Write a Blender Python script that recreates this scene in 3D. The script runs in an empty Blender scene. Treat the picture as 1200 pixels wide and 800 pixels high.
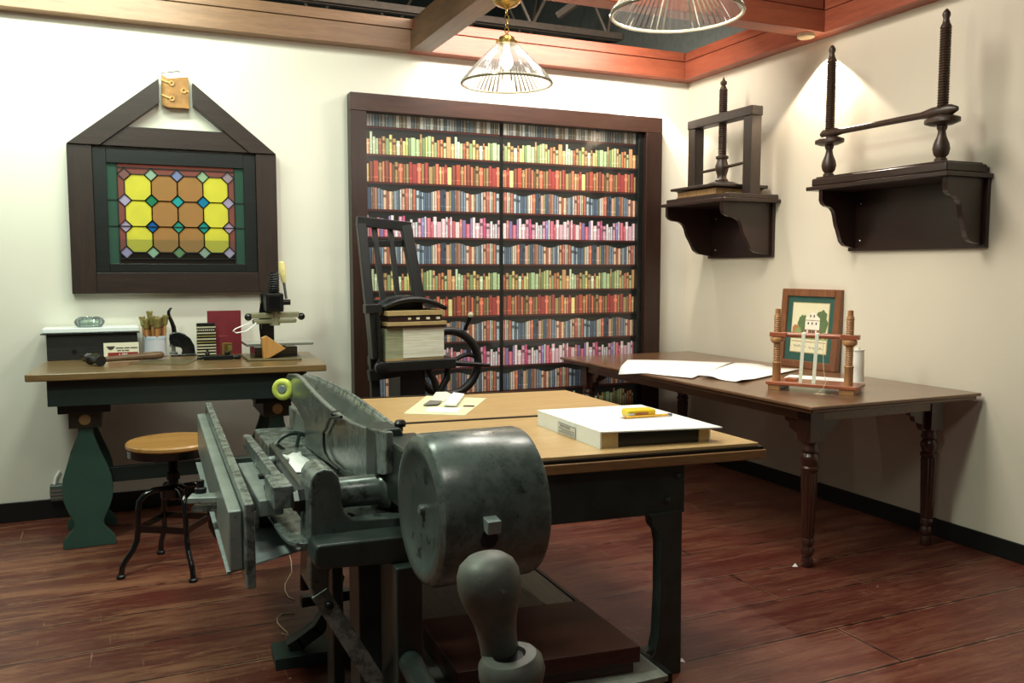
import bpy, bmesh, math, random
from mathutils import Vector, Matrix
random.seed(7)
scene = bpy.context.scene
COL = scene.collection
PI = math.pi
V = Vector

# ------------------------------------------------------------------ camera model
FPX = 1009.0
YAW = math.radians(24.15)
PITCH = math.radians(-4.74)
CAM = V((0, 0, 1.4))
_cy, _sy, _cp, _sp = math.cos(YAW), math.sin(YAW), math.cos(PITCH), math.sin(PITCH)
_fwd = V((_sy * _cp, _cy * _cp, _sp))
_right = V((_cy, -_sy, 0))
_up = _right.cross(_fwd)

def at(px, py, ax, val):
    """world point where the sight line through a photo pixel meets the plane ax = val"""
    d = _fwd + _right * ((px - 600) / FPX) - _up * ((py - 400) / FPX)
    i = 'xyz'.index(ax)
    return CAM + d * ((val - CAM[i]) / d[i])

YB = 5.43      # back wall
XR = 3.87      # right wall

# ------------------------------------------------------------------ materials
def lin(c):
    def f(u):
        u /= 255.0
        return u / 12.92 if u <= 0.04045 else ((u + 0.055) / 1.055) ** 2.4
    return (f(c[0]), f(c[1]), f(c[2]), 1.0)

def newmat(name):
    m = bpy.data.materials.new(name)
    m.use_nodes = True
    nt = m.node_tree
    b = nt.nodes['Principled BSDF']
    return m, nt, b

def ramp(nt, fac, stops):
    r = nt.nodes.new('ShaderNodeValToRGB')
    el = r.color_ramp.elements
    while len(el) > 1:
        el.remove(el[-1])
    el[0].position = stops[0][0]; el[0].color = stops[0][1]
    for p, c in stops[1:]:
        e = el.new(p); e.color = c
    nt.links.new(fac, r.inputs['Fac'])
    return r.outputs['Color']

def coords(nt, scale=(1, 1, 1), kind='Object', rot=(0, 0, 0)):
    t = nt.nodes.new('ShaderNodeTexCoord')
    mp = nt.nodes.new('ShaderNodeMapping')
    mp.inputs['Scale'].default_value = scale
    mp.inputs['Rotation'].default_value = rot
    nt.links.new(t.outputs[kind], mp.inputs['Vector'])
    return mp.outputs['Vector']

def noise(nt, vec, scale=5, detail=4, rough=0.55, dist=0.0):
    n = nt.nodes.new('ShaderNodeTexNoise')
    n.inputs['Scale'].default_value = scale
    n.inputs['Detail'].default_value = detail
    n.inputs['Roughness'].default_value = rough
    n.inputs['Distortion'].default_value = dist
    nt.links.new(vec, n.inputs['Vector'])
    return n.outputs['Fac']

def bump(nt, b, h, strength=0.2, dist=0.01):
    bp = nt.nodes.new('ShaderNodeBump')
    bp.inputs['Strength'].default_value = strength
    bp.inputs['Distance'].default_value = dist
    nt.links.new(h, bp.inputs['Height'])
    nt.links.new(bp.outputs['Normal'], b.inputs['Normal'])

def mixc(nt, fac, a, b, mode='MIX'):
    m = nt.nodes.new('ShaderNodeMix'); m.data_type = 'RGBA'; m.blend_type = mode
    if isinstance(fac, float): m.inputs[0].default_value = fac
    else: nt.links.new(fac, m.inputs[0])
    for sock, v in ((m.inputs[6], a), (m.inputs[7], b)):
        if isinstance(v, tuple): sock.default_value = v
        else: nt.links.new(v, sock)
    return m.outputs[2]

def wood(name, dark, light, axis='x', rough=0.4, scale=1.0, coat=0.0, bumpk=0.08):
    m, nt, b = newmat(name)
    s = {'x': (1.2, 14, 14), 'y': (14, 1.2, 14), 'z': (14, 14, 1.2)}[axis]
    s = tuple(k * scale for k in s)
    n1 = noise(nt, coords(nt, s), 1.6, 5, 0.6, 1.2)
    s2 = tuple(k * 5 for k in s)
    n2 = noise(nt, coords(nt, s2), 2.0, 3, 0.6)
    c = ramp(nt, n1, [(0.3, lin(dark)), (0.7, lin(light))])
    c = mixc(nt, 0.35, c, ramp(nt, n2, [(0.35, lin(dark)), (0.65, lin(light))]))
    nt.links.new(c, b.inputs['Base Color'])
    b.inputs['Roughness'].default_value = rough
    b.inputs['Coat Weight'].default_value = coat
    b.inputs['Coat Roughness'].default_value = 0.15
    bump(nt, b, n2, bumpk, 0.004)
    return m

def paint(name, col, wear=None, rough=0.4, metallic=0.0, wear_at=0.66, scale=9, bumpk=0.12, spread=0.85, edge=None):
    m, nt, b = newmat(name)
    v = coords(nt)
    n1 = noise(nt, v, scale, 5, 0.6)
    lo = tuple(int(k * spread) for k in col)
    hi = tuple(min(255, int(k * (2 - spread))) for k in col)
    c = ramp(nt, n1, [(0.3, lin(lo)), (0.7, lin(hi))])
    if wear:
        n2 = noise(nt, v, scale * 2.7, 6, 0.7)
        k = ramp(nt, n2, [(wear_at, (0, 0, 0, 1)), (wear_at + 0.05, (1, 1, 1, 1))])
        c = mixc(nt, k, c, lin(wear))
    if edge:     # bare metal where the paint has rubbed off the corners
        ge = nt.nodes.new('ShaderNodeNewGeometry')
        k2 = ramp(nt, ge.outputs['Pointiness'], [(0.53, (0, 0, 0, 1)), (0.60, (0.8, 0.8, 0.8, 1))])
        n3 = noise(nt, v, scale * 4, 5, 0.7)
        c = mixc(nt, mixc(nt, ramp(nt, n3, [(0.42, (0, 0, 0, 1)), (0.55, (1, 1, 1, 1))]), (0, 0, 0, 1), k2), c, lin(edge))
    nt.links.new(c, b.inputs['Base Color'])
    b.inputs['Roughness'].default_value = rough
    b.inputs['Metallic'].default_value = metallic
    bump(nt, b, n1, bumpk, 0.004)
    return m

def plain(name, col, rough=0.5, metallic=0.0, coat=0.0):
    return_m = paint(name, col, None, rough, metallic, scale=25, bumpk=0.02, spread=0.985 if min(col) > 170 else 0.94)
    return_m.node_tree.nodes['Principled BSDF'].inputs['Coat Weight'].default_value = coat
    return return_m

def emit(name, col, strength):
    m, nt, b = newmat(name)
    b.inputs['Base Color'].default_value = lin(col)
    b.inputs['Emission Color'].default_value = lin(col)
    b.inputs['Emission Strength'].default_value = strength
    return m

def glassy(name, col, mixd=0.3, alpha_col=None, rough=0.08):
    """coloured see-through glass: transparent tint + some diffuse + gloss"""
    m = bpy.data.materials.new(name); m.use_nodes = True
    nt = m.node_tree; nt.nodes.clear()
    out = nt.nodes.new('ShaderNodeOutputMaterial')
    tr = nt.nodes.new('ShaderNodeBsdfTransparent'); tr.inputs['Color'].default_value = lin(alpha_col or col)
    df = nt.nodes.new('ShaderNodeBsdfDiffuse'); df.inputs['Color'].default_value = lin(col)
    gl = nt.nodes.new('ShaderNodeBsdfGlossy'); gl.inputs['Roughness'].default_value = rough
    n = noise(nt, coords(nt), 14, 4, 0.6)
    cc = ramp(nt, n, [(0.3, tuple(x * 0.8 for x in lin(alpha_col or col)[:3]) + (1,)), (0.7, lin(alpha_col or col))])
    nt.links.new(cc, tr.inputs['Color'])
    m1 = nt.nodes.new('ShaderNodeMixShader'); m1.inputs[0].default_value = mixd
    nt.links.new(tr.outputs[0], m1.inputs[1]); nt.links.new(df.outputs[0], m1.inputs[2])
    fr = nt.nodes.new('ShaderNodeFresnel'); fr.inputs['IOR'].default_value = 1.45
    m2 = nt.nodes.new('ShaderNodeMixShader')
    nt.links.new(fr.outputs[0], m2.inputs[0]); nt.links.new(m1.outputs[0], m2.inputs[1]); nt.links.new(gl.outputs[0], m2.inputs[2])
    nt.links.new(m2.outputs[0], out.inputs['Surface'])
    return m

# ------------------------------------------------------------------ mesh builder
ROOTLOC = {}

class MB:
    def __init__(self):
        self.b = bmesh.new()
    def verts(self, pts):
        return [self.b.verts.new(V(p)) for p in pts]
    def face(self, vs):
        try: return self.b.faces.new(vs)
        except ValueError: return None
    def poly(self, pts):
        return self.face(self.verts(pts))
    def hexa(self, lo, hi):
        """lo, hi: 4 corner points each, same winding (counter-clockwise seen from the hi side)"""
        a = self.verts(lo); c = self.verts(hi)
        self.face(a[::-1]); self.face(c)
        for i in range(4):
            j = (i + 1) % 4
            self.face([a[i], a[j], c[j], c[i]])
        return self
    def box(self, x0, x1, y0, y1, z0, z1):
        return self.hexa([(x0, y0, z0), (x1, y0, z0), (x1, y1, z0), (x0, y1, z0)],
                         [(x0, y0, z1), (x1, y0, z1), (x1, y1, z1), (x0, y1, z1)])
    def obox(self, c, size, rz=0.0, M=None):
        R = M if M is not None else Matrix.Rotation(rz, 3, 'Z')
        c = V(c); hx, hy, hz = (s / 2 for s in size)
        f = lambda x, y, z: c + R @ V((x, y, z))
        return self.hexa([f(-hx, -hy, -hz), f(hx, -hy, -hz), f(hx, hy, -hz), f(-hx, hy, -hz)],
                         [f(-hx, -hy, hz), f(hx, -hy, hz), f(hx, hy, hz), f(-hx, hy, hz)])
    def prism(self, pts, ext):
        ext = V(ext)
        a = self.verts(pts); c = self.verts([V(p) + ext for p in pts])
        self.face(a[::-1]); self.face(c)
        n = len(a)
        for i in range(n):
            j = (i + 1) % n
            self.face([a[i], a[j], c[j], c[i]])
        return self
    def slab(self, quad, z0, z1):
        """quad: xy corners counter-clockwise"""
        return self.hexa([(p[0], p[1], z0) for p in quad], [(p[0], p[1], z1) for p in quad])
    def bar(self, a, c, w, h, up=(0, 0, 1)):
        a, c = V(a), V(c); d = (c - a); L = d.length; d.normalize()
        s = d.cross(V(up))
        if s.length < 1e-5: s = d.cross(V((0, 1, 0)))
        s.normalize(); u = s.cross(d)
        M = Matrix((d, s * -1, u)).transposed()
        return self.obox((a + c) / 2, (L, w, h), M=M)
    def lathe(self, o, axis, prof, n=24, caps=True, mod=None):
        o = V(o); axis = V(axis).normalized()
        s = axis.orthogonal().normalized(); t = axis.cross(s)
        rings = []
        for (h, r) in prof:
            if r < 1e-5:
                rings.append([self.b.verts.new(o + axis * h)])
            else:
                rings.append([self.b.verts.new(o + axis * h + (s * math.cos(2 * PI * i / n) + t * math.sin(2 * PI * i / n)) * r * (mod(i) if mod else 1)) for i in range(n)])
        for A, B in zip(rings, rings[1:]):
            if len(A) == 1 and len(B) == 1: continue
            for i in range(n):
                j = (i + 1) % n
                if len(A) == 1: self.face([A[0], B[j], B[i]])
                elif len(B) == 1: self.face([A[i], A[j], B[0]])
                else: self.face([A[i], A[j], B[j], B[i]])
        if caps:
            if len(rings[0]) > 1: self.face(rings[0][::-1])
            if len(rings[-1]) > 1: self.face(rings[-1])
        return self
    def cyl(self, a, c, r0, r1=None, n=24):
        a, c = V(a), V(c)
        return self.lathe(a, c - a, [(0, r0), ((c - a).length, r0 if r1 is None else r1)], n)
    def tube(self, pts, r, n=10, closed=False):
        pts = [V(p) for p in pts]; m = len(pts)
        rs = r if isinstance(r, (list, tuple)) else [r] * m
        def tan(i):
            if closed: return (pts[(i + 1) % m] - pts[i - 1]).normalized()
            return (pts[min(i + 1, m - 1)] - pts[max(i - 1, 0)]).normalized()
        t0 = tan(0); nrm = t0.orthogonal().normalized(); rings = []
        for i in range(m):
            t = tan(i)
            nrm = (nrm - t * nrm.dot(t)); nrm.normalize()
            bt = t.cross(nrm)
            rings.append([self.b.verts.new(pts[i] + (nrm * math.cos(2 * PI * k / n) + bt * math.sin(2 * PI * k / n)) * rs[i]) for k in range(n)])
        pairs = list(zip(rings, rings[1:])) + ([(rings[-1], rings[0])] if closed else [])
        for A, B in pairs:
            for k in range(n):
                j = (k + 1) % n
                self.face([A[k], A[j], B[j], B[k]])
        if not closed:
            self.face(rings[0][::-1]); self.face(rings[-1])
        return self
    def sphere(self, c, r, sc=(1, 1, 1), n=20):
        c = V(c); m = n // 2
        rings = []
        for i in range(m + 1):
            th = PI * i / m
            if i in (0, m): rings.append([self.b.verts.new(c + V((0, 0, r * math.cos(th) * sc[2])))])
            else: rings.append([self.b.verts.new(c + V((r * math.sin(th) * math.cos(2 * PI * k / n) * sc[0], r * math.sin(th) * math.sin(2 * PI * k / n) * sc[1], r * math.cos(th) * sc[2]))) for k in range(n)])
        for A, B in zip(rings, rings[1:]):
            for k in range(n):
                j = (k + 1) % n
                if len(A) == 1: self.face([A[0], B[k], B[j]])
                elif len(B) == 1: self.face([A[k], B[0], A[j]])
                else: self.face([A[k], B[k], B[j], A[j]])
        return self
    def torus(self, c, axis, R, r, n=28, k=10, sc=1.0):
        axis = V(axis).normalized(); s = axis.orthogonal().normalized(); t = axis.cross(s)
        return self.tube([V(c) + s * math.cos(2 * PI * i / n) * R + t * math.sin(2 * PI * i / n) * R * sc for i in range(n)], r, k, True)
    def grid(self, rows):
        R = [self.verts(r) for r in rows]
        for A, B in zip(R, R[1:]):
            for i in range(len(A) - 1):
                self.face([A[i], A[i + 1], B[i + 1], B[i]])
        return self
    def build(self, name, mat, parent=None, bevel=0.0, smooth=40, solid=0.0, segs=2, recalc=True):
        if recalc: bmesh.ops.recalc_face_normals(self.b, faces=self.b.faces[:])
        me = bpy.data.meshes.new(name)
        off = V((0, 0, 0))
        if parent is not None: off = ROOTLOC[parent.name]
        else:
            # origin at the base of the object
            if len(self.b.verts):
                xs = [v.co for v in self.b.verts]
                off = V(((min(p.x for p in xs) + max(p.x for p in xs)) / 2, (min(p.y for p in xs) + max(p.y for p in xs)) / 2, min(p.z for p in xs)))
        for v in self.b.verts: v.co -= off
        self.b.to_mesh(me); self.b.free()
        o = bpy.data.objects.new(name, me)
        COL.objects.link(o)
        if parent is not None:
            o.parent = parent
        else:
            o.location = off
        ROOTLOC[o.name] = off
        for mm in (mat if isinstance(mat, (list, tuple)) else [mat]): me.materials.append(mm)
        if smooth and len(me.polygons):
            me.shade_smooth(); me.set_sharp_from_angle(angle=math.radians(smooth))
        if solid:
            md = o.modifiers.new('solid', 'SOLIDIFY'); md.thickness = solid; md.offset = 0
        if bevel:
            md = o.modifiers.new('bevel', 'BEVEL'); md.width = bevel; md.segments = segs; md.limit_method = 'ANGLE'; md.angle_limit = math.radians(50)
            md.harden_normals = True
        return o

def tag(o, label, cat, group=None):
    o['label'] = label; o['category'] = cat
    if group: o['group'] = group
    return o
def thing(name, loc, label, cat, group=None):
    o = bpy.data.objects.new(name, None); COL.objects.link(o)
    o.location = loc; o.empty_display_size = 0.1
    ROOTLOC[o.name] = V(loc)
    return tag(o, label, cat, group)
def struct(o, label=None):
    o['kind'] = 'structure'
    if label: o['label'] = label
    return o
def copy_tree(o, parent=None):
    c = o.copy(); COL.objects.link(c)
    if parent is not None: c.parent = parent
    for ch in list(o.children): copy_tree(ch, c)
    return c
def thread(L, pitch, r0, r1, start=0.0):
    prof = []; k = int(L / pitch)
    for i in range(k):
        prof += [(start + i * pitch, r0), (start + (i + 0.5) * pitch, r1)]
    prof.append((start + L, r0))
    return prof
def text_mesh(body, size, name, mat, parent, M, extrude=0.0004):
    cu = bpy.data.curves.new(name, 'FONT'); cu.body = body; cu.size = size; cu.extrude = extrude
    cu.align_x = 'CENTER'; cu.align_y = 'CENTER'; cu.resolution_u = 3
    tmp = bpy.data.objects.new(name + '_tmp', cu); COL.objects.link(tmp)
    dg = bpy.context.evaluated_depsgraph_get()
    me = bpy.data.meshes.new_from_object(tmp.evaluated_get(dg))
    bpy.data.objects.remove(tmp); bpy.data.curves.remove(cu)
    off = ROOTLOC[parent.name]
    me.transform(Matrix.Translation(-off) @ M)
    me.materials.clear(); me.materials.append(mat)
    o = bpy.data.objects.new(name, me); COL.objects.link(o); o.parent = parent
    ROOTLOC[o.name] = off
    return o

# ------------------------------------------------------------------ material library
def wall_mat(name, col):
    m, nt, b = newmat(name)
    v = coords(nt)
    n = noise(nt, v, 1.3, 3, 0.5)
    n2 = noise(nt, v, 90, 3, 0.6)
    lo = tuple(int(k * 0.97) for k in col)
    nt.links.new(ramp(nt, n, [(0.3, lin(lo)), (0.7, lin(col))]), b.inputs['Base Color'])
    b.inputs['Roughness'].default_value = 0.75
    bump(nt, b, n2, 0.05, 0.002)
    return m

def floor_mat():
    m, nt, b = newmat('stained_floor_planks')
    v = coords(nt)
    br = nt.nodes.new('ShaderNodeTexBrick')
    br.offset = 0.37; br.offset_frequency = 2
    for k, val in (('Scale', 1.0), ('Brick Width', 6.5), ('Row Height', 0.32), ('Mortar Size', 0.0045), ('Mortar Smooth', 0.1), ('Bias', 0.0)):
        br.inputs[k].default_value = val
    br.inputs['Color1'].default_value = (0, 0, 0, 1); br.inputs['Color2'].default_value = (1, 1, 1, 1)
    br.inputs['Mortar'].default_value = (0.5, 0.5, 0.5, 1)
    mp = nt.nodes.new('ShaderNodeMapping'); mp.inputs['Location'].default_value = (0.68, -0.29, 0)
    nt.links.new(v, mp.inputs['Vector']); nt.links.new(mp.outputs['Vector'], br.inputs['Vector'])
    br2 = nt.nodes.new('ShaderNodeTexBrick'); br2.offset = 0.37; br2.offset_frequency = 2
    for k, val in (('Scale', 1.0), ('Brick Width', 6.5), ('Row Height', 0.32), ('Mortar Size', 0.013), ('Mortar Smooth', 0.5), ('Bias', 0.0)):
        br2.inputs[k].default_value = val
    nt.links.new(mp.outputs['Vector'], br2.inputs['Vector'])
    tone = ramp(nt, br.outputs['Color'], [(0.0, lin((74, 34, 27))), (0.4, lin((104, 46, 35))), (0.75, lin((88, 44, 34))), (1.0, lin((114, 62, 47)))])
    # every plank gets its own stretch of grain
    def pc(scale, rot=(0, 0, 0)):
        sep = nt.nodes.new('ShaderNodeVectorMath'); sep.operation = 'MULTIPLY_ADD'
        nt.links.new(br.outputs['Color'], sep.inputs[0]); sep.inputs[1].default_value = (17.0, 9.0, 5.0)
        nt.links.new(v, sep.inputs[2])
        mp_ = nt.nodes.new('ShaderNodeMapping'); mp_.inputs['Scale'].default_value = scale; mp_.inputs['Rotation'].default_value = rot
        nt.links.new(sep.outputs[0], mp_.inputs['Vector'])
        return mp_.outputs['Vector']
    grain = noise(nt, pc((0.9, 24, 1)), 3.0, 10, 0.78, 0.3)
    g = ramp(nt, grain, [(0.36, lin((34, 15, 12))), (0.5, lin((92, 44, 33))), (0.62, lin((150, 94, 70)))])
    c = mixc(nt, 0.30, tone, g)
    # ochre where the stain is rubbed off, deep red where it survives
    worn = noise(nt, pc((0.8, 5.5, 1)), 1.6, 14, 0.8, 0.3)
    # the worn ochre is strongest on the left and thins out towards the right
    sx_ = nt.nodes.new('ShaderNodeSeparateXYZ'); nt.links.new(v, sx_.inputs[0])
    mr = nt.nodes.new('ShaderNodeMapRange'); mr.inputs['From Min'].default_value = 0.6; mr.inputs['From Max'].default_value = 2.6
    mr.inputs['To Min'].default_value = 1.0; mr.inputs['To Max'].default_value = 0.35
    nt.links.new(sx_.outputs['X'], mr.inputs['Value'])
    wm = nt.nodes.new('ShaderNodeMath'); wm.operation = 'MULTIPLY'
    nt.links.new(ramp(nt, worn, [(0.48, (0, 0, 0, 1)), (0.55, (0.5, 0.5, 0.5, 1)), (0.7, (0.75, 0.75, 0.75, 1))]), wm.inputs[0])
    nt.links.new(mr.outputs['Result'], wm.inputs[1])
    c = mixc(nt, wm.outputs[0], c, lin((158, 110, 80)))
    red = noise(nt, pc((0.7, 3.0, 1)), 1.8, 14, 0.8, 0.2)
    c = mixc(nt, ramp(nt, red, [(0.50, (0, 0, 0, 1)), (0.62, (0.7, 0.7, 0.7, 1))]), c, lin((84, 30, 24)))
    # fine scratches along and across the boards
    def scratch(scale, rot, k, at0, colr, amt):
        nonlocal c
        s = noise(nt, coords(nt, scale, rot=(0, 0, rot)), k, 3, 0.5, 0.5)
        c = mixc(nt, ramp(nt, s, [(at0, (0, 0, 0, 1)), (at0 + 0.03, (amt, amt, amt, 1))]), c, lin(colr))
    scratch((1.6, 90, 1), 0.06, 2.3, 0.69, (190, 146, 116), 0.5)
    scratch((70, 2.2, 1), -0.55, 1.7, 0.70, (196, 152, 122), 0.45)
    scratch((3.0, 60, 1), -0.75, 1.9, 0.705, (186, 140, 112), 0.5)
    scratch((46, 3.4, 1), 0.12, 2.2, 0.70, (40, 18, 14), 0.5)
    # rubbed plank edges, then the dark joint
    edge = noise(nt, coords(nt, (3, 1, 1)), 2.6, 6, 0.7)
    em = nt.nodes.new('ShaderNodeMath'); em.operation = 'MULTIPLY'
    nt.links.new(br2.outputs['Fac'], em.inputs[0])
    nt.links.new(ramp(nt, edge, [(0.46, (0, 0, 0, 1)), (0.62, (0.8, 0.8, 0.8, 1))]), em.inputs[1])
    c = mixc(nt, em.outputs[0], c, lin((176, 126, 98)))
    c = mixc(nt, br.outputs['Fac'], c, lin((10, 5, 4)))
    # crumbs of paper and glue
    vo = nt.nodes.new('ShaderNodeTexVoronoi'); vo.inputs['Scale'].default_value = 5.5; vo.inputs['Randomness'].default_value = 1.0
    nt.links.new(v, vo.inputs['Vector'])
    c = mixc(nt, ramp(nt, vo.outputs['Distance'], [(0.018, (0.7, 0.7, 0.7, 1)), (0.028, (0, 0, 0, 1))]), c, lin((220, 190, 165)))
    nt.links.new(c, b.inputs['Base Color'])
    rr = ramp(nt, worn, [(0.35, (0.26, 0.26, 0.26, 1)), (0.7, (0.48, 0.48, 0.48, 1))])
    nt.links.new(rr, b.inputs['Roughness'])
    inv = nt.nodes.new('ShaderNodeMath'); inv.operation = 'SUBTRACT'
    nt.links.new(grain, inv.inputs[0]); nt.links.new(br.outputs['Fac'], inv.inputs[1])
    bump(nt, b, inv.outputs[0], 0.3, 0.006)
    return m

W_BACK = wall_mat('painted_wall_cream', (226, 222, 208))
W_RIGHT = wall_mat('painted_wall_warm', (218, 208, 188))
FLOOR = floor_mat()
BLACK_BASE = plain('black_vinyl', (16, 19, 19), 0.35)
DARKCEIL = plain('dark_ceiling', (42, 50, 48), 0.9)
GREYWALL = plain('grey_upper_wall', (112, 114, 108), 0.8)
BEAM_X = wood('beam_wood_x', (124, 58, 38), (162, 86, 58), 'x', 0.45)
BEAM_Y = wood('beam_wood_y', (124, 56, 37), (160, 83, 56), 'y', 0.45)
BEAM_BX = wood('beam_brown_x', (112, 80, 57), (148, 110, 80), 'x', 0.5)
BEAM_BY = wood('beam_brown_y', (84, 62, 46), (128, 94, 68), 'y', 0.5)
STEEL = plain('joist_steel', (132, 116, 104), 0.5, 0.2)
FRAME_X = wood('mural_frame_wood_x', (44, 24, 17), (70, 40, 28), 'x', 0.4)
FRAME_Z = wood('mural_frame_wood_z', (34, 19, 14), (56, 32, 23), 'z', 0.4)
WIN_X = wood('window_frame_wood_x', (30, 20, 16), (52, 36, 29), 'x', 0.4)
WIN_Z = wood('window_frame_wood_z', (30, 20, 16), (52, 36, 29), 'z', 0.4)
BLACKWOOD = wood('black_sash_wood', (12, 15, 14), (26, 30, 28), 'x', 0.35)
OAK_X = wood('oak_x', (98, 77, 47), (134, 108, 68), 'x', 0.3, coat=0.3)
OAKDARK = wood('oak_edge', (82, 58, 34), (118, 88, 52), 'x', 0.45)
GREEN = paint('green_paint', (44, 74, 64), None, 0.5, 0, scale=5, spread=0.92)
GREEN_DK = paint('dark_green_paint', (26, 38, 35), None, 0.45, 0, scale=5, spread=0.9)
CLEAT = wood('cleat_olive_wood', (48, 50, 38), (70, 70, 52), 'y', 0.5)
BRASS = paint('brass', (186, 152, 84), None, 0.3, 0.9, scale=14, spread=0.92, bumpk=0.03)
BRASSDULL = paint('dull_brass', (150, 138, 84), (110, 96, 56), 0.45, 0.6, wear_at=0.6, scale=20)
BLACKIRON = paint('black_iron', (22, 23, 23), (60, 58, 54), 0.35, 0.3, wear_at=0.72, scale=14)
BLACKGLOSS = plain('black_enamel', (10, 11, 12), 0.2, 0.0, 0.5)
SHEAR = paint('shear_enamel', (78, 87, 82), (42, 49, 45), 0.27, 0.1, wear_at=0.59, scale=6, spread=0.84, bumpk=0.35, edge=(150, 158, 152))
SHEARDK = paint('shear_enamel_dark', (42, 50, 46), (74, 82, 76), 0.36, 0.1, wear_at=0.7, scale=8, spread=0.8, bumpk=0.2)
SHEARLT = paint('shear_bare_steel', (132, 142, 137), (100, 108, 104), 0.34, 0.2, wear_at=0.62, scale=10, spread=0.9)
IRONHANDLE = paint('worn_iron_handle', (92, 95, 87), (140, 138, 126), 0.5, 0.1, wear_at=0.66, scale=16, spread=0.85)
STEELB = plain('bright_steel', (176, 180, 180), 0.25, 0.9)
MAPLE = wood('table_top_maple', (176, 140, 92), (204, 170, 118), 'x', 0.34, coat=0.2, bumpk=0.04)
EDGEWOOD = wood('table_edge_wood', (112, 78, 48), (148, 108, 68), 'x', 0.4)
DARKSTRIP = plain('dark_steel_strip', (34, 30, 26), 0.35, 0.4)
REDBOARD = wood('dark_red_wood', (42, 21, 16), (66, 34, 26), 'x', 0.35)
GREYBOARD = wood('grey_board', (104, 106, 98), (132, 132, 120), 'y', 0.6)
MAHOG_Y = wood('mahogany_y', (92, 64, 44), (128, 92, 64), 'y', 0.28, coat=0.4)
MAHOG_Z = wood('mahogany_z', (46, 24, 18), (72, 38, 28), 'z', 0.3, coat=0.3)
SHELFWOOD = wood('shelf_wood', (27, 14, 10), (48, 26, 19), 'y', 0.35, coat=0.2)
PRESSWOOD = wood('press_wood', (34, 27, 23), (56, 44, 36), 'z', 0.45)
SCREWWOOD = wood('turned_screw_wood', (40, 29, 23), (72, 52, 38), 'z', 0.4)
CHERRY = wood('cherry_wood', (136, 70, 44), (176, 98, 62), 'y', 0.35, coat=0.2)
BEECH = wood('beech_screw', (152, 104, 62), (188, 140, 92), 'z', 0.4)
STOOLWOOD = wood('stool_seat_wood', (150, 104, 52), (194, 146, 84), 'x', 0.32, coat=0.3)
PAPER = plain('white_paper', (240, 240, 236), 0.6)
CREAM = plain('cream_paper', (232, 226, 200), 0.6)
BOARDWHITE = plain('white_board', (236, 238, 234), 0.5)
GREENPAPER = plain('pale_green_card', (214, 212, 172), 0.6)
GREYCARD = plain('grey_card', (110, 108, 100), 0.6)
TAPE = plain('linen_tape', (222, 220, 200), 0.7)
THREADM = plain('linen_thread', (212, 196, 160), 0.7)
REDCLOTH = plain('red_book_cloth', (112, 24, 36), 0.55)
REDINK = plain('red_print', (140, 36, 28), 0.6)
DARKINK = plain('dark_print', (60, 58, 52), 0.6)
YELLOWP = plain('yellow_plastic', (232, 196, 40), 0.35)
YELLOWG = plain('yellow_green_rubber', (206, 216, 92), 0.5)
IVORY = plain('ivory_plastic', (236, 220, 150), 0.35)
PINEW = wood('orange_pine', (176, 124, 62), (204, 154, 90), 'z', 0.45)
MUGM = plain('lilac_white_ceramic', (196, 198, 206), 0.3)
BEIGEMET = plain('beige_metal', (150, 148, 118), 0.35, 0.3)
PAGES = None
def pages_mat(name, a, bcol, axis_scale):
    m, nt, b = newmat(name)
    n = noise(nt, coords(nt, axis_scale), 6, 3, 0.7)
    nt.links.new(ramp(nt, n, [(0.35, lin(a)), (0.65, lin(bcol))]), b.inputs['Base Color'])
    b.inputs['Roughness'].default_value = 0.8
    bump(nt, b, n, 0.3, 0.002)
    return m
PAGES = pages_mat('page_block', (206, 200, 176), (244, 240, 224), (1, 1, 40))
PAGEOLD = pages_mat('old_page_block', (158, 120, 76), (206, 168, 116), (1, 30, 1))
LEATHER = plain('brown_leather', (74, 42, 30), 0.45)
TANCARD = plain('tan_binder_board', (178, 152, 104), 0.6)

# ------------------------------------------------------------------ room shell
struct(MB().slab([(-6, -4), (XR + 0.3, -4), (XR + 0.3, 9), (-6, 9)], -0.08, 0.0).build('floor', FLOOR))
# wall_back with the niche of the printed bookcase left closed; reaches up to the beams
struct(MB().box(-6, XR + 0.15, YB, YB + 0.12, 0, 2.93).build('wall_back', W_BACK))
struct(MB().box(XR, XR + 0.12, -4, YB, 0, 2.93).build('wall_right', W_RIGHT))
struct(MB().box(XR + 0.125, XR + 0.25, -4, 9, 2.9, 4.4).build('wall_upper', GREYWALL))
struct(MB().box(-6, XR + 0.3, -4, 9.1, 4.4, 4.5).build('ceiling', DARKCEIL))
struct(MB().box(-6, XR + 0.3, 9.0, 9.1, 0, 4.4).build('wall_far', DARKCEIL))
struct(MB().box(-6, XR, YB - 0.012, YB, 0, 0.112).build('baseboard_back', BLACK_BASE, bevel=0.003))
struct(MB().box(XR - 0.012, XR, -4, YB - 0.012, 0, 0.095).build('baseboard_right', BLACK_BASE, bevel=0.003))

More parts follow.
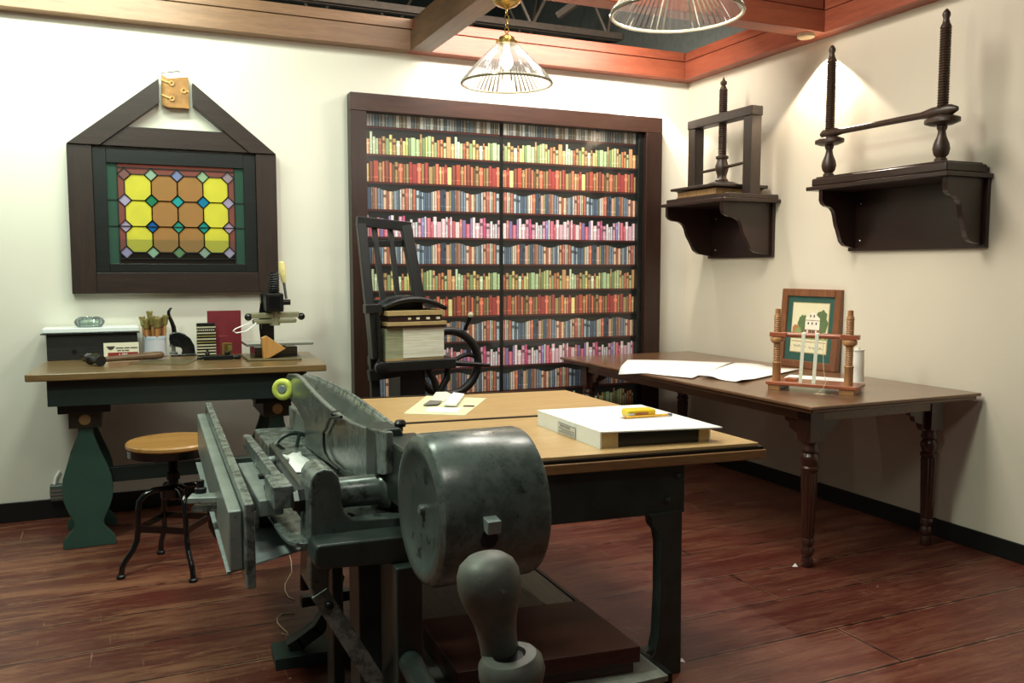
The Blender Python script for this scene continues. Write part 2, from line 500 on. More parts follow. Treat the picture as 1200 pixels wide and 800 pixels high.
# exposed beams: a lower board and a smaller moulding on top of it
def beam(name, x0, x1, y0, y1, m, step=0.012, z0=2.78, z1=2.905, z2=2.975):
    o = MB().box(x0, x1, y0, y1, z0, z1).build(name, m, bevel=0.004)
    struct(o)
    horizontal = (x1 - x0) > (y1 - y0)
    if horizontal: b2 = MB().box(x0, x1, y0 + step, y1 - step, z1 + 0.008, z2); gap = MB().box(x0, x1, y0 + 2 * step, y1 - 2 * step, z1, z1 + 0.008)
    else: b2 = MB().box(x0 + step, x1 - step, y0, y1, z1 + 0.008, z2); gap = MB().box(x0 + 2 * step, x1 - 2 * step, y0, y1, z1, z1 + 0.008)
    c = b2.build('beam_moulding', m, o, bevel=0.003)
    gap.build('shadow_gap', BLACKWOOD, o)
    return o
beam('trim_1', 1.695, 3.77, 5.33, YB, BEAM_X)
beam('trim_2', -6, 1.695, 5.33, YB, BEAM_BX)
beam('trim_3', XR - 0.1, XR, -4, YB, BEAM_Y)
beam('trim_4', 1.695, 1.83, -1.0, 5.33, BEAM_BY)
beam('trim_5', 1.83, XR - 0.1, 3.955, 4.085, BEAM_X)

# open web steel joists in the dark ceiling void
def joist(name, y, x0, x1, zb, zt, step):
    m = MB()
    m.box(x0, x1, y - 0.05, y - 0.01, zb, zb + 0.05); m.box(x0, x1, y + 0.01, y + 0.05, zb, zb + 0.05)
    m.box(x0, x1, y - 0.05, y + 0.05, zt - 0.06, zt)
    o = struct(m.build(name, STEEL))
    w = MB(); x = x0; k = 0
    while x < x1 - 0.01:
        a = (x, y, zb + 0.03 if k % 2 == 0 else zt - 0.04); c = (min(x + step, x1), y, zt - 0.04 if k % 2 == 0 else zb + 0.03)
        w.cyl(a, c, 0.014, n=8); x += step; k += 1
    w.build('joist_web', STEEL, o)
    return o
joist('trim_6', 6.6, -5.5, 3.98, 3.38, 4.12, 0.36)
joist('trim_7', 8.2, -5.5, 3.98, 3.62, 4.35, 0.36)
br = MB().bar((3.35, 6.55, 3.5), (4.0, 5.9, 4.0), 0.05, 0.05)
struct(br.build('trim_8', STEEL))

# ------------------------------------------------------------------ printed bookcase mural
def color_attr_mat(name, rough=0.35, coat=0.5):
    m, nt, b = newmat(name)
    a = nt.nodes.new('ShaderNodeVertexColor'); a.layer_name = 'print'
    n = noise(nt, coords(nt, (40, 40, 120)), 3, 2, 0.5)
    c = mixc(nt, ramp(nt, n, [(0.4, (0, 0, 0, 1)), (0.62, (0.28, 0.28, 0.28, 1))]), a.outputs['Color'], lin((40, 40, 36)))
    nt.links.new(c, b.inputs['Base Color'])
    b.inputs['Roughness'].default_value = rough
    b.inputs['Coat Weight'].default_value = coat
    b.inputs['Coat Roughness'].default_value = 0.05
    return m
PRINT = color_attr_mat('printed_books')
PAL = {
 'grey': [(150, 160, 160), (110, 126, 136), (176, 180, 172), (96, 110, 120), (200, 200, 190), (130, 120, 100)],
 'green': [(176, 96, 60), (160, 120, 70), (150, 176, 118), (190, 116, 64), (206, 176, 92), (150, 74, 52), (70, 100, 112), (176, 206, 150), (216, 150, 90), (206, 206, 120), (140, 170, 110), (120, 150, 90)],
 'red': [(150, 120, 76), (120, 92, 56), (196, 74, 50), (224, 140, 60), (240, 206, 110), (150, 52, 44), (206, 92, 62), (176, 150, 90), (140, 110, 66), (226, 110, 66), (180, 60, 56), (120, 60, 44)],
 'blue': [(150, 156, 160), (168, 84, 66), (120, 110, 90), (110, 132, 156), (206, 212, 214), (70, 92, 120), (180, 130, 100), (140, 160, 170), (190, 96, 66), (160, 150, 100), (96, 112, 130), (216, 160, 130), (60, 76, 96)],
 'pink': [(216, 90, 110), (226, 176, 190), (190, 60, 110), (206, 206, 216), (130, 110, 176), (236, 206, 210), (206, 110, 100), (170, 190, 200), (196, 130, 150), (120, 140, 120)],
}
SCHEME = ['grey', 'green', 'red', 'blue', 'pink', 'blue', 'green', 'red', 'blue', 'pink', 'blue', 'green', 'red', 'pink']
BASES = [2.31 - 0.1738 * i for i in range(14)]
rp = random.Random(41)
ROWPAT = {}
for i, sch in enumerate(SCHEME):
    pat = []; x = 0.0
    pr = random.Random(100 + (['grey', 'green', 'red', 'blue', 'pink'].index(sch)))
    while x < 0.555:
        w = pr.choice([0.015, 0.019, 0.022, 0.026, 0.031]) if sch != 'blue' else pr.choice([0.011, 0.014, 0.018, 0.024])
        hmin, hmax = {'green': (0.09, 0.143), 'red': (0.105, 0.14), 'blue': (0.118, 0.138), 'pink': (0.09, 0.14), 'grey': (0.1, 0.14)}[sch]
        h = pr.uniform(hmin, hmax)
        if sch == 'blue': h = 0.126 + 0.012 * math.sin(x * 26)
        pat.append((x, w, h, pr.choice(PAL[sch]), pr.random()))
        x += w
    ROWPAT[i] = (pat, x)
BG = (32, 36, 34); SHELF = (88, 40, 38)
mural_root = thing('bookshelf_mural', (2.4, YB - 0.05, 0.1), 'large dark-framed photo print of shelves full of colourful books on the back wall', 'mural')
for k_ in PAL:
    PAL[k_] = [tuple(int(min(255, (c * 0.76 + (sum(col) / 3) * 0.24) * 1.06 + 4)) for c in col) for col in PAL[k_]]
for k_ in ROWPAT:
    pat_, per_ = ROWPAT[k_]
    ROWPAT[k_] = ([(a, w, h, tuple(int(min(255, (c * 0.76 + (sum(col) / 3) * 0.24) * 1.06 + 4)) for c in col), r) for a, w, h, col, r in pat_], per_)
def mural_panel(x0, x1, phase):
    bm = bmesh.new(); cl = bm.loops.layers.float_color.new('print')
    off = ROOTLOC[mural_root.name]
    def quad(a, b_, z0, z1, y, col):
        a = max(a, x0); b_ = min(b_, x1); z1 = min(z1, 2.385)
        if b_ - a < 0.001 or z1 <= z0: return
        vs = [bm.verts.new(V(p) - off) for p in ((a, y, z0), (b_, y, z0), (b_, y, z1), (a, y, z1))]
        f = bm.faces.new(vs)
        for l in f.loops: l[cl] = lin(col)
    Y = YB - 0.006
    # a solid sheet carrying the print
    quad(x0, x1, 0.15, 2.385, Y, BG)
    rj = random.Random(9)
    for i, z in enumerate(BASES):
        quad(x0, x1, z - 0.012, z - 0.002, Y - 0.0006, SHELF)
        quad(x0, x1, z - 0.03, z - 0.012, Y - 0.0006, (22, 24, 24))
        pat, per = ROWPAT[i]
        k0 = -((phase * (i * 7 + 3)) % per)
        x = x0 + k0
        while x < x1:
            for (bx, w, h, col, rnd) in pat:
                a = x + bx
                if a > x1 or a + w < x0: continue
                zz = z
                quad(a + 0.0008, a + w - 0.0008, zz, zz + h, Y - 0.0010, col)
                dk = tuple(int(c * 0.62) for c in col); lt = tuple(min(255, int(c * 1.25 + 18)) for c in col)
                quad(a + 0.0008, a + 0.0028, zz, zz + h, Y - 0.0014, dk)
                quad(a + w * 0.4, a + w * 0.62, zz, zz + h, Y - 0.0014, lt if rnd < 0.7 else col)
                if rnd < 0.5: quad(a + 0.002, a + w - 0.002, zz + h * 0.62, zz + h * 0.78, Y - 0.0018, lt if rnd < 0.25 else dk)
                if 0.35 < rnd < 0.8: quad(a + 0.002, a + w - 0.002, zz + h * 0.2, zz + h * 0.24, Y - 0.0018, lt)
            x += per
    me = bpy.data.meshes.new('printed_panel'); bm.to_mesh(me); bm.free(); me.materials.append(PRINT)
    o = bpy.data.objects.new('printed_panel', me); COL.objects.link(o); o.parent = mural_root
    return o
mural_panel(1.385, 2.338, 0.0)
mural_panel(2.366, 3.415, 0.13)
MB().box(1.37, 3.44, YB - 0.005, YB - 0.001, 0.12, 2.4).build('backing_board', BLACKWOOD, mural_root)
MB().box(1.303, 1.403, YB - 0.09, YB - 0.002, 0.113, 2.385).build('frame_stile', FRAME_Z, mural_root, bevel=0.004)
MB().box(3.455, 3.59, YB - 0.09, YB - 0.002, 0.113, 2.385).build('frame_stile', FRAME_Z, mural_root, bevel=0.004)
MB().box(3.415, 3.455, YB - 0.05, YB - 0.002, 0.113, 2.385).build('inner_moulding', BLACKWOOD, mural_root, bevel=0.003)
MB().box(1.303, 3.59, YB - 0.09, YB - 0.002, 2.385, 2.495).build('frame_rail', FRAME_X, mural_root, bevel=0.004)

# ------------------------------------------------------------------ stained glass window in a house-shaped frame
win = thing('stained_glass_window', (0.29, YB - 0.03, 1.265), 'stained glass panel of yellow and amber octagons in a dark house-shaped wooden frame', 'window')
Y0, Y1 = YB - 0.055, YB - 0.001
MB().box(-0.27, -0.145, Y0, Y1, 1.268, 2.09).build('frame_stile', WIN_Z, win, bevel=0.003)
MB().box(0.735, 0.854, Y0, Y1, 1.268, 2.09).build('frame_stile', WIN_Z, win, bevel=0.003)
MB().box(-0.145, 0.735, Y0, Y1, 1.268, 1.385).build('sill_board', WIN_X, win, bevel=0.003)
MB().prism([(-0.27, Y0, 2.093), (0.854, Y0, 2.093), (0.66, Y0, 2.205), (-0.07, Y0, 2.205)], (0, Y1 - Y0, 0)).build('head_board', WIN_X, win, bevel=0.003)
MB().prism([(-0.27, Y0 - 0.012, 2.092), (-0.103, Y0 - 0.012, 2.092), (0.212, Y0 - 0.012, 2.345), (0.212, Y0 - 0.012, 2.482)][::-1], (0, Y1 - Y0 + 0.012, 0)).build('rafter', WIN_X, win, bevel=0.003)
MB().prism([(0.854, Y0 - 0.012, 2.092), (0.70, Y0 - 0.012, 2.092), (0.392, Y0 - 0.012, 2.345), (0.392, Y0 - 0.012, 2.473)], (0, Y1 - Y0 + 0.012, 0)).build('rafter', WIN_X, win, bevel=0.003)
s = MB(); ys0, ys1 = YB - 0.04, YB - 0.002
s.box(-0.145, -0.075, ys0, ys1, 1.385, 2.08); s.box(0.665, 0.735, ys0, ys1, 1.385, 2.08)
s.box(-0.075, 0.665, ys0, ys1, 1.385, 1.437); s.box(-0.075, 0.665, ys0, ys1, 2.0, 2.08)
sash = s.build('sash', BLACKWOOD, win, bevel=0.003)
GX0, GX1, GZ0, GZ1 = -0.075, 0.665, 1.437, 2.0
# light panel behind the glass (it stops short of the bottom row)
MB().box(GX0, GX1, YB - 0.008, YB - 0.002, 1.575, GZ1).build('light_panel', emit('backlight', (255, 250, 225), 0.75), win)
MB().box(GX0, GX1, YB - 0.008, YB - 0.002, GZ0, 1.575).build('backing_board', BLACKWOOD, win)
yg0, yg1 = YB - 0.026, YB - 0.022
PX, PZ = 0.140, 0.147
CX0 = 0.295 - 1.5 * PX; CZ0 = 1.722 + PZ     # centre of the first octagon (top left)
GL = {}
def gm(c, d=0.3):
    k = (c, d)
    if k not in GL: GL[k] = glassy('glass_%d_%d_%d' % c, c, d)
    return GL[k]
YEL, AMB = (238, 236, 110), (204, 166, 112)
def gpiece(name, pts, c, d=0.35):
    MB().prism([(x, yg0, z) for x, z in pts], (0, yg1 - yg0, 0)).build(name, gm(c, d), win, smooth=0)
lead = MB()
def leadline(a, b_):
    lead.bar((a[0], yg0 - 0.001, a[1]), (b_[0], yg0 - 0.001, b_[1]), 0.006, 0.006, (0, 1, 0))
hd = 0.036   # half diagonal of the small squares
for r in range(3):
    for c in range(4):
        cx, cz = CX0 + c * PX, CZ0 - r * PZ
        hx, hz = PX / 2, PZ / 2
        pts = [(cx - hx + hd, cz + hz), (cx + hx - hd, cz + hz), (cx + hx, cz + hz - hd), (cx + hx, cz - hz + hd), (cx + hx - hd, cz - hz), (cx - hx + hd, cz - hz), (cx - hx, cz - hz + hd), (cx - hx, cz + hz - hd)]
        gpiece('glass_octagon', pts[::-1], YEL if c in (0, 3) else AMB)
        for i in range(8): leadline(pts[i], pts[(i + 1) % 8])
DIA = [[(150, 110, 104), (176, 204, 180), (150, 160, 200), (176, 206, 170), (176, 160, 170)],
       [(196, 186, 216), (60, 150, 112), (64, 186, 186), (50, 150, 190), (190, 178, 206)],
       [(196, 180, 206), (40, 116, 190), (72, 176, 156), (50, 168, 160), (196, 176, 200)],
       [(176, 166, 206), (166, 204, 176), (120, 160, 120), (166, 190, 176), (190, 180, 210)]]
for r in range(4):
    for c in range(5):
        cx, cz = CX0 - PX / 2 + c * PX, CZ0 + PZ / 2 - r * PZ
        h = hd
        pts = [(cx - h, cz), (cx, cz - h), (cx + h, cz), (cx, cz + h)]
        gpiece('glass_square', pts, DIA[r][c], 0.55)
        for i in range(4): leadline(pts[i], pts[(i + 1) % 4])
ROSE = (176, 118, 108); TEAL = (84, 120, 104)
ex0, ex1, ez0, ez1 = CX0 - PX / 2 - hd, CX0 + 3.5 * PX + hd, CZ0 - 2.5 * PZ - hd, CZ0 + PZ / 2 + hd
for c in range(4):
    cx = CX0 + c * PX
    for zz, sg in ((CZ0 + PZ / 2, 1), (CZ0 - 2.5 * PZ, -1)):
        ze = GZ1 if sg > 0 else GZ0
        xl_, xr2 = (cx - PX / 2 - (hd if c == 0 else 0)), (cx + PX / 2 + (hd if c == 3 else 0))
        pts = [(cx - PX / 2 + hd, zz), (cx + PX / 2 - hd, zz), (cx + PX / 2, zz + sg * hd), (xr2, zz + sg * hd), (xr2, ze), (xl_, ze), (xl_, zz + sg * hd), (cx - PX / 2, zz + sg * hd)]
        gpiece('glass_edge', pts, ROSE if sg > 0 else (58, 50, 44), 0.35)
for r in range(3):
    cz = CZ0 - r * PZ
    for xx, sg in ((CX0 - PX / 2, -1), (CX0 + 3.5 * PX, 1)):
        pts = [(xx, cz - PZ / 2 + hd), (xx, cz + PZ / 2 - hd), (xx + sg * hd, cz + PZ / 2), (xx + sg * hd, cz - PZ / 2)]
        gpiece('glass_edge', pts, ROSE, 0.35)
for xx0, xx1 in ((GX0, ex0), (ex1, GX1)):
    gpiece('glass_border', [(xx0, GZ0), (xx1, GZ0), (xx1, GZ1), (xx0, GZ1)], TEAL, 0.4)
for a, b_ in (((ex0, GZ0), (ex0, GZ1)), ((ex1, GZ0), (ex1, GZ1)), ((ex0, ez0), (ex1, ez0)), ((ex0, ez1), (ex1, ez1)),
              ((GX0, CZ0 - 0.5 * PZ), (ex0, CZ0 - 0.5 * PZ)), ((ex1, CZ0 - 0.5 * PZ), (GX1, CZ0 - 0.5 * PZ)), ((GX0, CZ0 - 1.5 * PZ), (GX1, CZ0 - 1.5 * PZ))):
    leadline(a, b_)
for xs, sx_ in ((ex0, 1), (ex1, -1)):
    for zs_, sz_ in ((CZ0 + PZ / 2, 1), (CZ0 - 2.5 * PZ, -1)):
        t3 = [(xs, zs_), (xs + sx_ * hd, zs_ + sz_ * hd), (xs, zs_ + sz_ * hd)]
        gpiece('glass_edge', t3, ROSE if sz_ > 0 else (58, 50, 44), 0.35)
lead.build('lead_came', plain('lead', (26, 28, 28), 0.5, 0.3), win)

# book plaque at the peak of the frame
pl = thing('book_plaque', (0.3, YB - 0.03, 2.322), 'small golden-brown closed book plaque with strap clasps at the gable peak', 'plaque')
GOLD = paint('plaque_gold_brown', (156, 112, 60), (120, 84, 42), 0.45, 0, wear_at=0.64, scale=20)
GOLDLT = plain('plaque_strap_gold', (190, 146, 84), 0.4)
yb, yf = YB - 0.03, YB - 0.06
cv = MB().hexa([(0.258, yf, 2.325), (0.372, yf + 0.012, 2.328), (0.372, YB - 0.003, 2.328), (0.258, YB - 0.003, 2.325)],
               [(0.258, yf, 2.487), (0.372, yf + 0.012, 2.508), (0.372, YB - 0.003, 2.508), (0.258, YB - 0.003, 2.487)])
cv.build('front_cover', GOLD, pl, bevel=0.002)
MB().hexa([(0.228, yf + 0.02, 2.34), (0.258, yf, 2.325), (0.258, YB - 0.003, 2.325), (0.228, YB - 0.003, 2.34)],
          [(0.228, yf + 0.02, 2.515), (0.258, yf, 2.487), (0.258, YB - 0.003, 2.487), (0.228, YB - 0.003, 2.515)]).build('spine', GOLD, pl, bevel=0.002)
MB().hexa([(0.232, yf + 0.022, 2.512), (0.262, yf + 0.008, 2.488), (0.368, yf + 0.016, 2.508), (0.315, YB - 0.006, 2.528)],
          [(0.234, yf + 0.024, 2.517), (0.264, yf + 0.01, 2.493), (0.366, yf + 0.018, 2.513), (0.316, YB - 0.006, 2.538)]).build('page_block', PAPER, pl)
MB().tube([(0.228, yf + 0.022, 2.516), (0.31, YB - 0.008, 2.54), (0.33, YB - 0.008, 2.541)], 0.003, 8).build('back_cover_edge', LEATHER, pl)
for z in (2.46, 2.375):
    m = MB(); m.tube([(0.227, yf + 0.017, z + 0.02), (0.258, yf - 0.002, z + 0.004), (0.275, yf - 0.001, z)], [0.006, 0.006, 0.006], 8)
    m.torus((0.28, yf, z), (0, 1, 0), 0.011, 0.005, 18, 8); m.build('strap', GOLDLT, pl)
m = MB(); m.torus((0.345, yf + 0.008, 2.425), (0, 1, 0), 0.012, 0.005, 18, 8); m.bar((0.352, yf + 0.009, 2.425), (0.373, yf + 0.011, 2.425), 0.008, 0.012); m.build('clasp', GOLDLT, pl)

# ------------------------------------------------------------------ ceiling pendants
def ribbed_glass():
    m = bpy.data.materials.new('ribbed_clear_glass'); m.use_nodes = True
    nt = m.node_tree; nt.nodes.clear(); out = nt.nodes.new('ShaderNodeOutputMaterial')
    tr = nt.nodes.new('ShaderNodeBsdfTransparent'); tr.inputs['Color'].default_value = (0.80, 0.79, 0.75, 1)
    gl = nt.nodes.new('ShaderNodeBsdfGlossy'); gl.inputs['Roughness'].default_value = 0.12
    tl = nt.nodes.new('ShaderNodeBsdfTranslucent'); tl.inputs['Color'].default_value = (0.92, 0.9, 0.86, 1)
    lw = nt.nodes.new('ShaderNodeLayerWeight'); lw.inputs['Blend'].default_value = 0.3
    a = nt.nodes.new('ShaderNodeMixShader'); a.inputs[0].default_value = 0.07
    nt.links.new(tr.outputs[0], a.inputs[1]); nt.links.new(tl.outputs[0], a.inputs[2])
    b = nt.nodes.new('ShaderNodeMixShader'); nt.links.new(lw.outputs['Fresnel'], b.inputs[0])
    nt.links.new(a.outputs[0], b.inputs[1]); nt.links.new(gl.outputs[0], b.inputs[2])
    nt.links.new(b.outputs[0], out.inputs['Surface'])
    return m
RIBGLASS = ribbed_glass()
BULB = emit('lit_bulb', (255, 240, 214), 2.5)
def pendant(x, y, zr, zbeam, label, drop=0.0):
    p = thing('pendant_lamp', (x, y, zr), label, 'pendant lamp', 'glass pendant lamps')
    R = 0.222; H = 0.2
    prof = [(0.0, R + 0.004), (0.012, R), (0.06, 0.183), (0.12, 0.125), (0.17, 0.075), (0.195, 0.05)]
    MB().lathe((x, y, zr), (0, 0, 1), prof, 120, False, mod=lambda i: 1.018 if i % 2 else 0.982).build('glass_shade', RIBGLASS, p, smooth=20, recalc=False)
    MB().torus((x, y, zr), (0, 0, 1), R + 0.003, 0.006, 64, 8).build('shade_rim', plain('rim_glass_grey', (150, 144, 124), 0.15, 0.5), p)
    MB().lathe((x, y, zr), (0, 0, 1), [(0.188, 0.0), (0.19, 0.052), (0.205, 0.054), (0.212, 0.04), (0.225, 0.036), (0.235, 0.014), (0.245, 0.0)], 28).build('brass_holder', BRASS, p)
    bl = MB().lathe((x, y, zr), (0, 0, 1), [(0.07, 0), (0.074, 0.018), (0.095, 0.032), (0.12, 0.03), (0.15, 0.018), (0.188, 0.014)], 20)
    bl.build('bulb', BULB, p)
    ch = MB(); z = zr + 0.245; k = 0; top = zbeam - 0.045 - drop
    n = max(2, int(round((top - z) / 0.03))); st = (top - z) / n
    for i in range(n):
        ch.torus((x, y, z + st * (i + 0.5)), (1, 0, 0) if i % 2 else (0, 1, 0), 0.011, 0.0028, 14, 6, 1.0)
        zc = z + st * (i + 0.5)
    # links stretched vertically
    for v in ch.b.verts:
        i = min(n - 1, max(0, int((v.co.z - z) / st))); zc = z + st * (i + 0.5)
        v.co.z = zc + (v.co.z - zc) * (st * 0.62 / 0.0138)
    ch.build('chain', BRASS, p)
    MB().lathe((x, y, zbeam), (0, 0, 1), [(-0.05 - drop, 0), (-0.046 - drop, 0.012), (-0.03 - drop, 0.05), (-0.012 - drop, 0.070), (-drop, 0.072), (-drop, 0.03), (0.0, 0.03), (0, 0)], 32).build('canopy', BRASS, p)
    return p
pendant(1.765, 4.0, at(593, 98, 'y', 4.0).z, 2.78, 'ribbed glass pendant lamp hanging on a full brass chain before the mural', max(0.0, 2.78 - at(594, 10, 'y', 4.0).z - .045))
pendant(1.765, 2.55, at(777, 14, 'y', 2.55).z, 2.78, 'ribbed glass pendant lamp cut off by the top edge, nearest the camera')
pk = thing('puck_light', (3.70, 4.03, 2.758), 'small pale round downlight under the red beam beside the right wall', 'light')
MB().lathe((3.70, 4.03, 2.758), (0, 0, 1), [(0.0, 0.0), (0.0, 0.045), (0.004, 0.05), (0.022, 0.05)], 28).build('housing', plain('puck_beige', (216, 196, 160), 0.5), pk)

# ------------------------------------------------------------------ work desk under the window
DZ = 0.91
desk = thing('work_desk', (0.26, 4.95, 0), 'long oak-topped desk on green vase-shaped trestle legs below the stained glass', 'desk')
DQ = [(-0.447, 4.60), (0.945, 4.475), (1.0, 5.235), (-0.39, 5.405)]
MB().slab(DQ, DZ - 0.036, DZ).build('desk_top', OAK_X, desk, bevel=0.006)
def dy(x, f):   # front edge line of the desk shifted back by f
    return 4.60 - 0.09 * (x + 0.447) + f
MB().hexa([(-0.36, dy(-0.36, .05), .745), (0.84, dy(0.84, .05), .735), (0.86, dy(.86, .085), .735), (-0.355, dy(-.355, .085), .745)],
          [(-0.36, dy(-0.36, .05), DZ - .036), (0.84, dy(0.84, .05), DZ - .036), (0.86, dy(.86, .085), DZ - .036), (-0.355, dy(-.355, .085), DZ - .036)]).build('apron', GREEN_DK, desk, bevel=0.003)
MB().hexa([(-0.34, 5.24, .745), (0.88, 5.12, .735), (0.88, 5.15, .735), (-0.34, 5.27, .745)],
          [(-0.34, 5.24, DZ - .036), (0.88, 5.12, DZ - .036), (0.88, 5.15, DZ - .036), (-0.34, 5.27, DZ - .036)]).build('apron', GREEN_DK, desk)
def vase_profile(cx, zt):
    half = [(zt, .032), (.58, .036), (.53, .05), (.48, .068), (.42, .092), (.36, .11), (.30, .117), (.25, .113), (.20, .098), (.16, .08), (.13, .068), (.105, .07), (.085, .085), (.06, .105), (.04, .12), (.0, .122)]
    return [(cx - w, z) for z, w in half] + [(cx + w, z) for z, w in half[::-1]]
for (cx, name) in ((-0.207, 'l'), (0.728, 'r')):
    y0 = 4.77 - (0.04 if name == 'r' else 0)
    for yy in (y0, 5.14 - (0.05 if name == 'r' else 0)):
        leg = MB().prism([(x, yy, z) for x, z in vase_profile(cx, 0.62)], (0, 0.034, 0)).build('trestle_leg', GREEN, desk, bevel=0.004)
        MB().lathe((cx, yy - 0.012, 0.655), (0, 1, 0), [(-.004, 0), (-.004, .024), (0, .028), (.012, .028)], 24).build('round_peg', wood('peg_wood', (170, 146, 96), (200, 178, 124), 'x', 0.4), leg)
    MB().box(cx - .074, cx + .074, y0 - .01, 5.19 - (0.05 if name == 'r' else 0), .612, .692).build('leg_block', CLEAT, desk, bevel=0.003)
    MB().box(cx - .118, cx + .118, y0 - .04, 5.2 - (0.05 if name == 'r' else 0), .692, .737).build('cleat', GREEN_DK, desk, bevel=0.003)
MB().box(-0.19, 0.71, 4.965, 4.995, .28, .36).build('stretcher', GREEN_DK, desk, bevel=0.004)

def D(px, py, dz=0.0):
    return at(px, py, 'z', DZ + dz)

# chest
bx = thing('wooden_chest', (-0.175, 5.31, DZ), 'long black wooden chest with a shiny flat lid at the left end of the desk', 'box')
zt = at(108, 391, 'y', 5.24).z
MB().box(-0.398, 0.052, 5.245, 5.395, DZ, zt).build('body', wood('chest_black_wood', (20, 20, 18), (36, 36, 32), 'x', 0.5), bx, bevel=0.003)
MB().box(-0.425, 0.066, 5.225, 5.41, zt, zt + 0.009).build('lid', plain('lid_gloss_black', (20, 22, 24), 0.08, 0.0, 1.0), bx, bevel=0.003)
MB().box(-0.415, 0.060, 5.228, 5.405, zt + .009, zt + 0.034).build('marble_slab', plain('pale_marble', (232, 240, 238), 0.15), bx, bevel=0.004)
zt += .021
MB().lathe((-0.265, 5.245, zt - 0.115), (0, -1, 0), [(0, 0), (0, .012), (.003, .012), (.004, 0)], 16).build('lock_plate', BLACKIRON, bx)
# glass dish
GLASS = glassy('clear_cut_glass', (226, 238, 236), 0.12, (226, 238, 234), 0.03)
gx, gy = at(105, 384, 'y', 5.3).x, 5.315
gd = thing('glass_dish', (gx, gy, zt + 0.013), 'oval clear glass dish with pale pebbles on top of the black chest', 'dish')
m = MB()
m.lathe((gx, gy, zt + .013), (0, 0, 1), [(0, 0), (0, .06), (.012, .072), (.03, .078), (.045, .068), (.056, .05), (.052, .046), (.042, .06), (.03, .068), (.012, .06), (.006, 0)], 16, False)
for v in m.b.verts: v.co.y = gy + (v.co.y - gy) * 0.7
m.build('bowl', GLASS, gd, smooth=15)
for i, (dx, dy2, r) in enumerate([(-.02, 0, .02), (.012, -.008, .022), (.036, .006, .016), (-.03, .016, .014), (0, .018, .016)]):
    MB().sphere((gx + dx, gy + dy2, zt + .013 + .008 + r * .7), r, (1.2, .9, .75), 12).build('pebble', CREAM, gd)
# octagonal inkwell
iw = D(110, 424)
ik = MB()
ik.lathe((iw.x - .01, 5.17, DZ), (0, 0, 1), [(0, .045), (.01, .052), (.03, .055), (.045, .034), (.05, .034), (.05, 0)], 8)
tag(ik.build('inkwell', plain('dark_faceted_glass', (38, 34, 34), 0.12, 0, 1.0), smooth=10), 'dark faceted octagonal inkwell before the black chest', 'inkwell')
# display card
cd = thing('display_card', (-0.03, 5.12, DZ), 'small cream card with a red lettered band standing behind the mallet', 'sign')
a, b_ = at(122, 422, 'y', 5.12), at(163, 419, 'y', 5.12)
zt2 = at(140, 401.5, 'y', 5.12).z
cx0, cx1 = a.x, b_.x
MB().box(cx0, cx1, 5.12, 5.128, DZ, zt2).build('card', CREAM, cd)
MB().box(cx0 + .02, cx1 - .004, 5.1185, 5.1198, zt2 - .088, zt2 - .052).build('red_band', REDINK, cd)
m = MB(); cxl = cx0 + .035
m.prism([(cxl - .022, 5.1185, zt2 - .018), (cxl + .022, 5.1185, zt2 - .018), (cxl + .010, 5.1185, zt2 - .034), (cxl, 5.1185, zt2 - .038), (cxl - .010, 5.1185, zt2 - .034)][::-1], (0, .0012, 0))
m.build('emblem', DARKINK, cd)
m = MB()
for j, (u0, u1, dz_) in enumerate([(.06, .098, .028), (.102, .128, .028), (.132, .168, .028), (.066, .085, .042), (.09, .1, .042), (.105, .125, .042)]):
    m.box(cx0 + u0, min(cx0 + u1, cx1 - .006), 5.1186, 5.1198, zt2 - dz_ - .0025, zt2 - dz_ + .0025)
m.build('printed_lines', DARKINK, cd)
RX = Matrix.Rotation(PI / 2, 4, 'X')
text_mesh('LIPS', 0.026, 'lettering', PAPER, cd, Matrix.Translation(V(((cx0 + cx1) / 2 + .01, 5.118, zt2 - .068))) @ RX, 0.0005)
# mallet / backing hammer
hm = thing('bookbinding_hammer', (0.0, 4.98, DZ), 'long wooden-handled hammer with a dark iron head lying in front of the card', 'hammer')
h0 = D(112, 424, .02)
h1 = V((h0.x + .33, h0.y + .20, DZ + .026)); h0.z = DZ + .0295
d = (h1 - h0)
MB().tube([h0 + d * t for t in (0.03, .15, .3, .5, .7, .88, .97, 1.0)], [.012, .014, .015, .017, .020, .022, .020, .012], 14).build('handle', wood('hammer_handle_wood', (80, 60, 42), (116, 90, 66), 'x', 0.35), hm)
n = V((-d.y, d.x, 0)).normalized()
m = MB(); hc = h0 + V((-.0, 0, .0))
m.lathe(hc - n * .055, n, [(0, .026), (.012, .028), (.03, .02), (.055, .018), (.085, .02), (.10, .027), (.112, .025)], 18)
m.build('head', BLACKIRON, hm)

# mug with finishing tools
mg = D(181.5, 414)
mx, my = at(181.5, 405, 'y', 5.28).x, 5.28
mug = thing('tool_cup', (mx, my, DZ), 'lilac-white round cup packed with brass finishing tools on the desk', 'cup')
mr = 0.062; mh = at(181, 393, 'y', 5.28).z - DZ
MB().lathe((mx, my, DZ), (0, 0, 1), [(0, 0), (0, mr - .004), (.004, mr), (mh, mr + .001), (mh, mr - .004), (.008, mr - .005), (.008, 0)], 32, False).build('cup_body', MUGM, mug)
MB().lathe((mx, my, DZ), (0, 0, 1), [(mh - .018, mr + .0008), (mh - .018, mr + .002), (mh - .008, mr + .002), (mh - .008, mr + .0008)], 32, False).build('blue_band', plain('pale_blue_band', (176, 196, 206), 0.3), mug)
tr_ = random.Random(3)
TOOLHEADS = ['round', 'wedge', 'drum']
names = ['front', 'left', 'right', 'back']
tw = wood('tool_handle_wood', (150, 96, 50), (196, 146, 90), 'z', 0.4)
tool_lab = 'shorter brass-headed finishing tool among those packed in the lilac cup'
proto = None
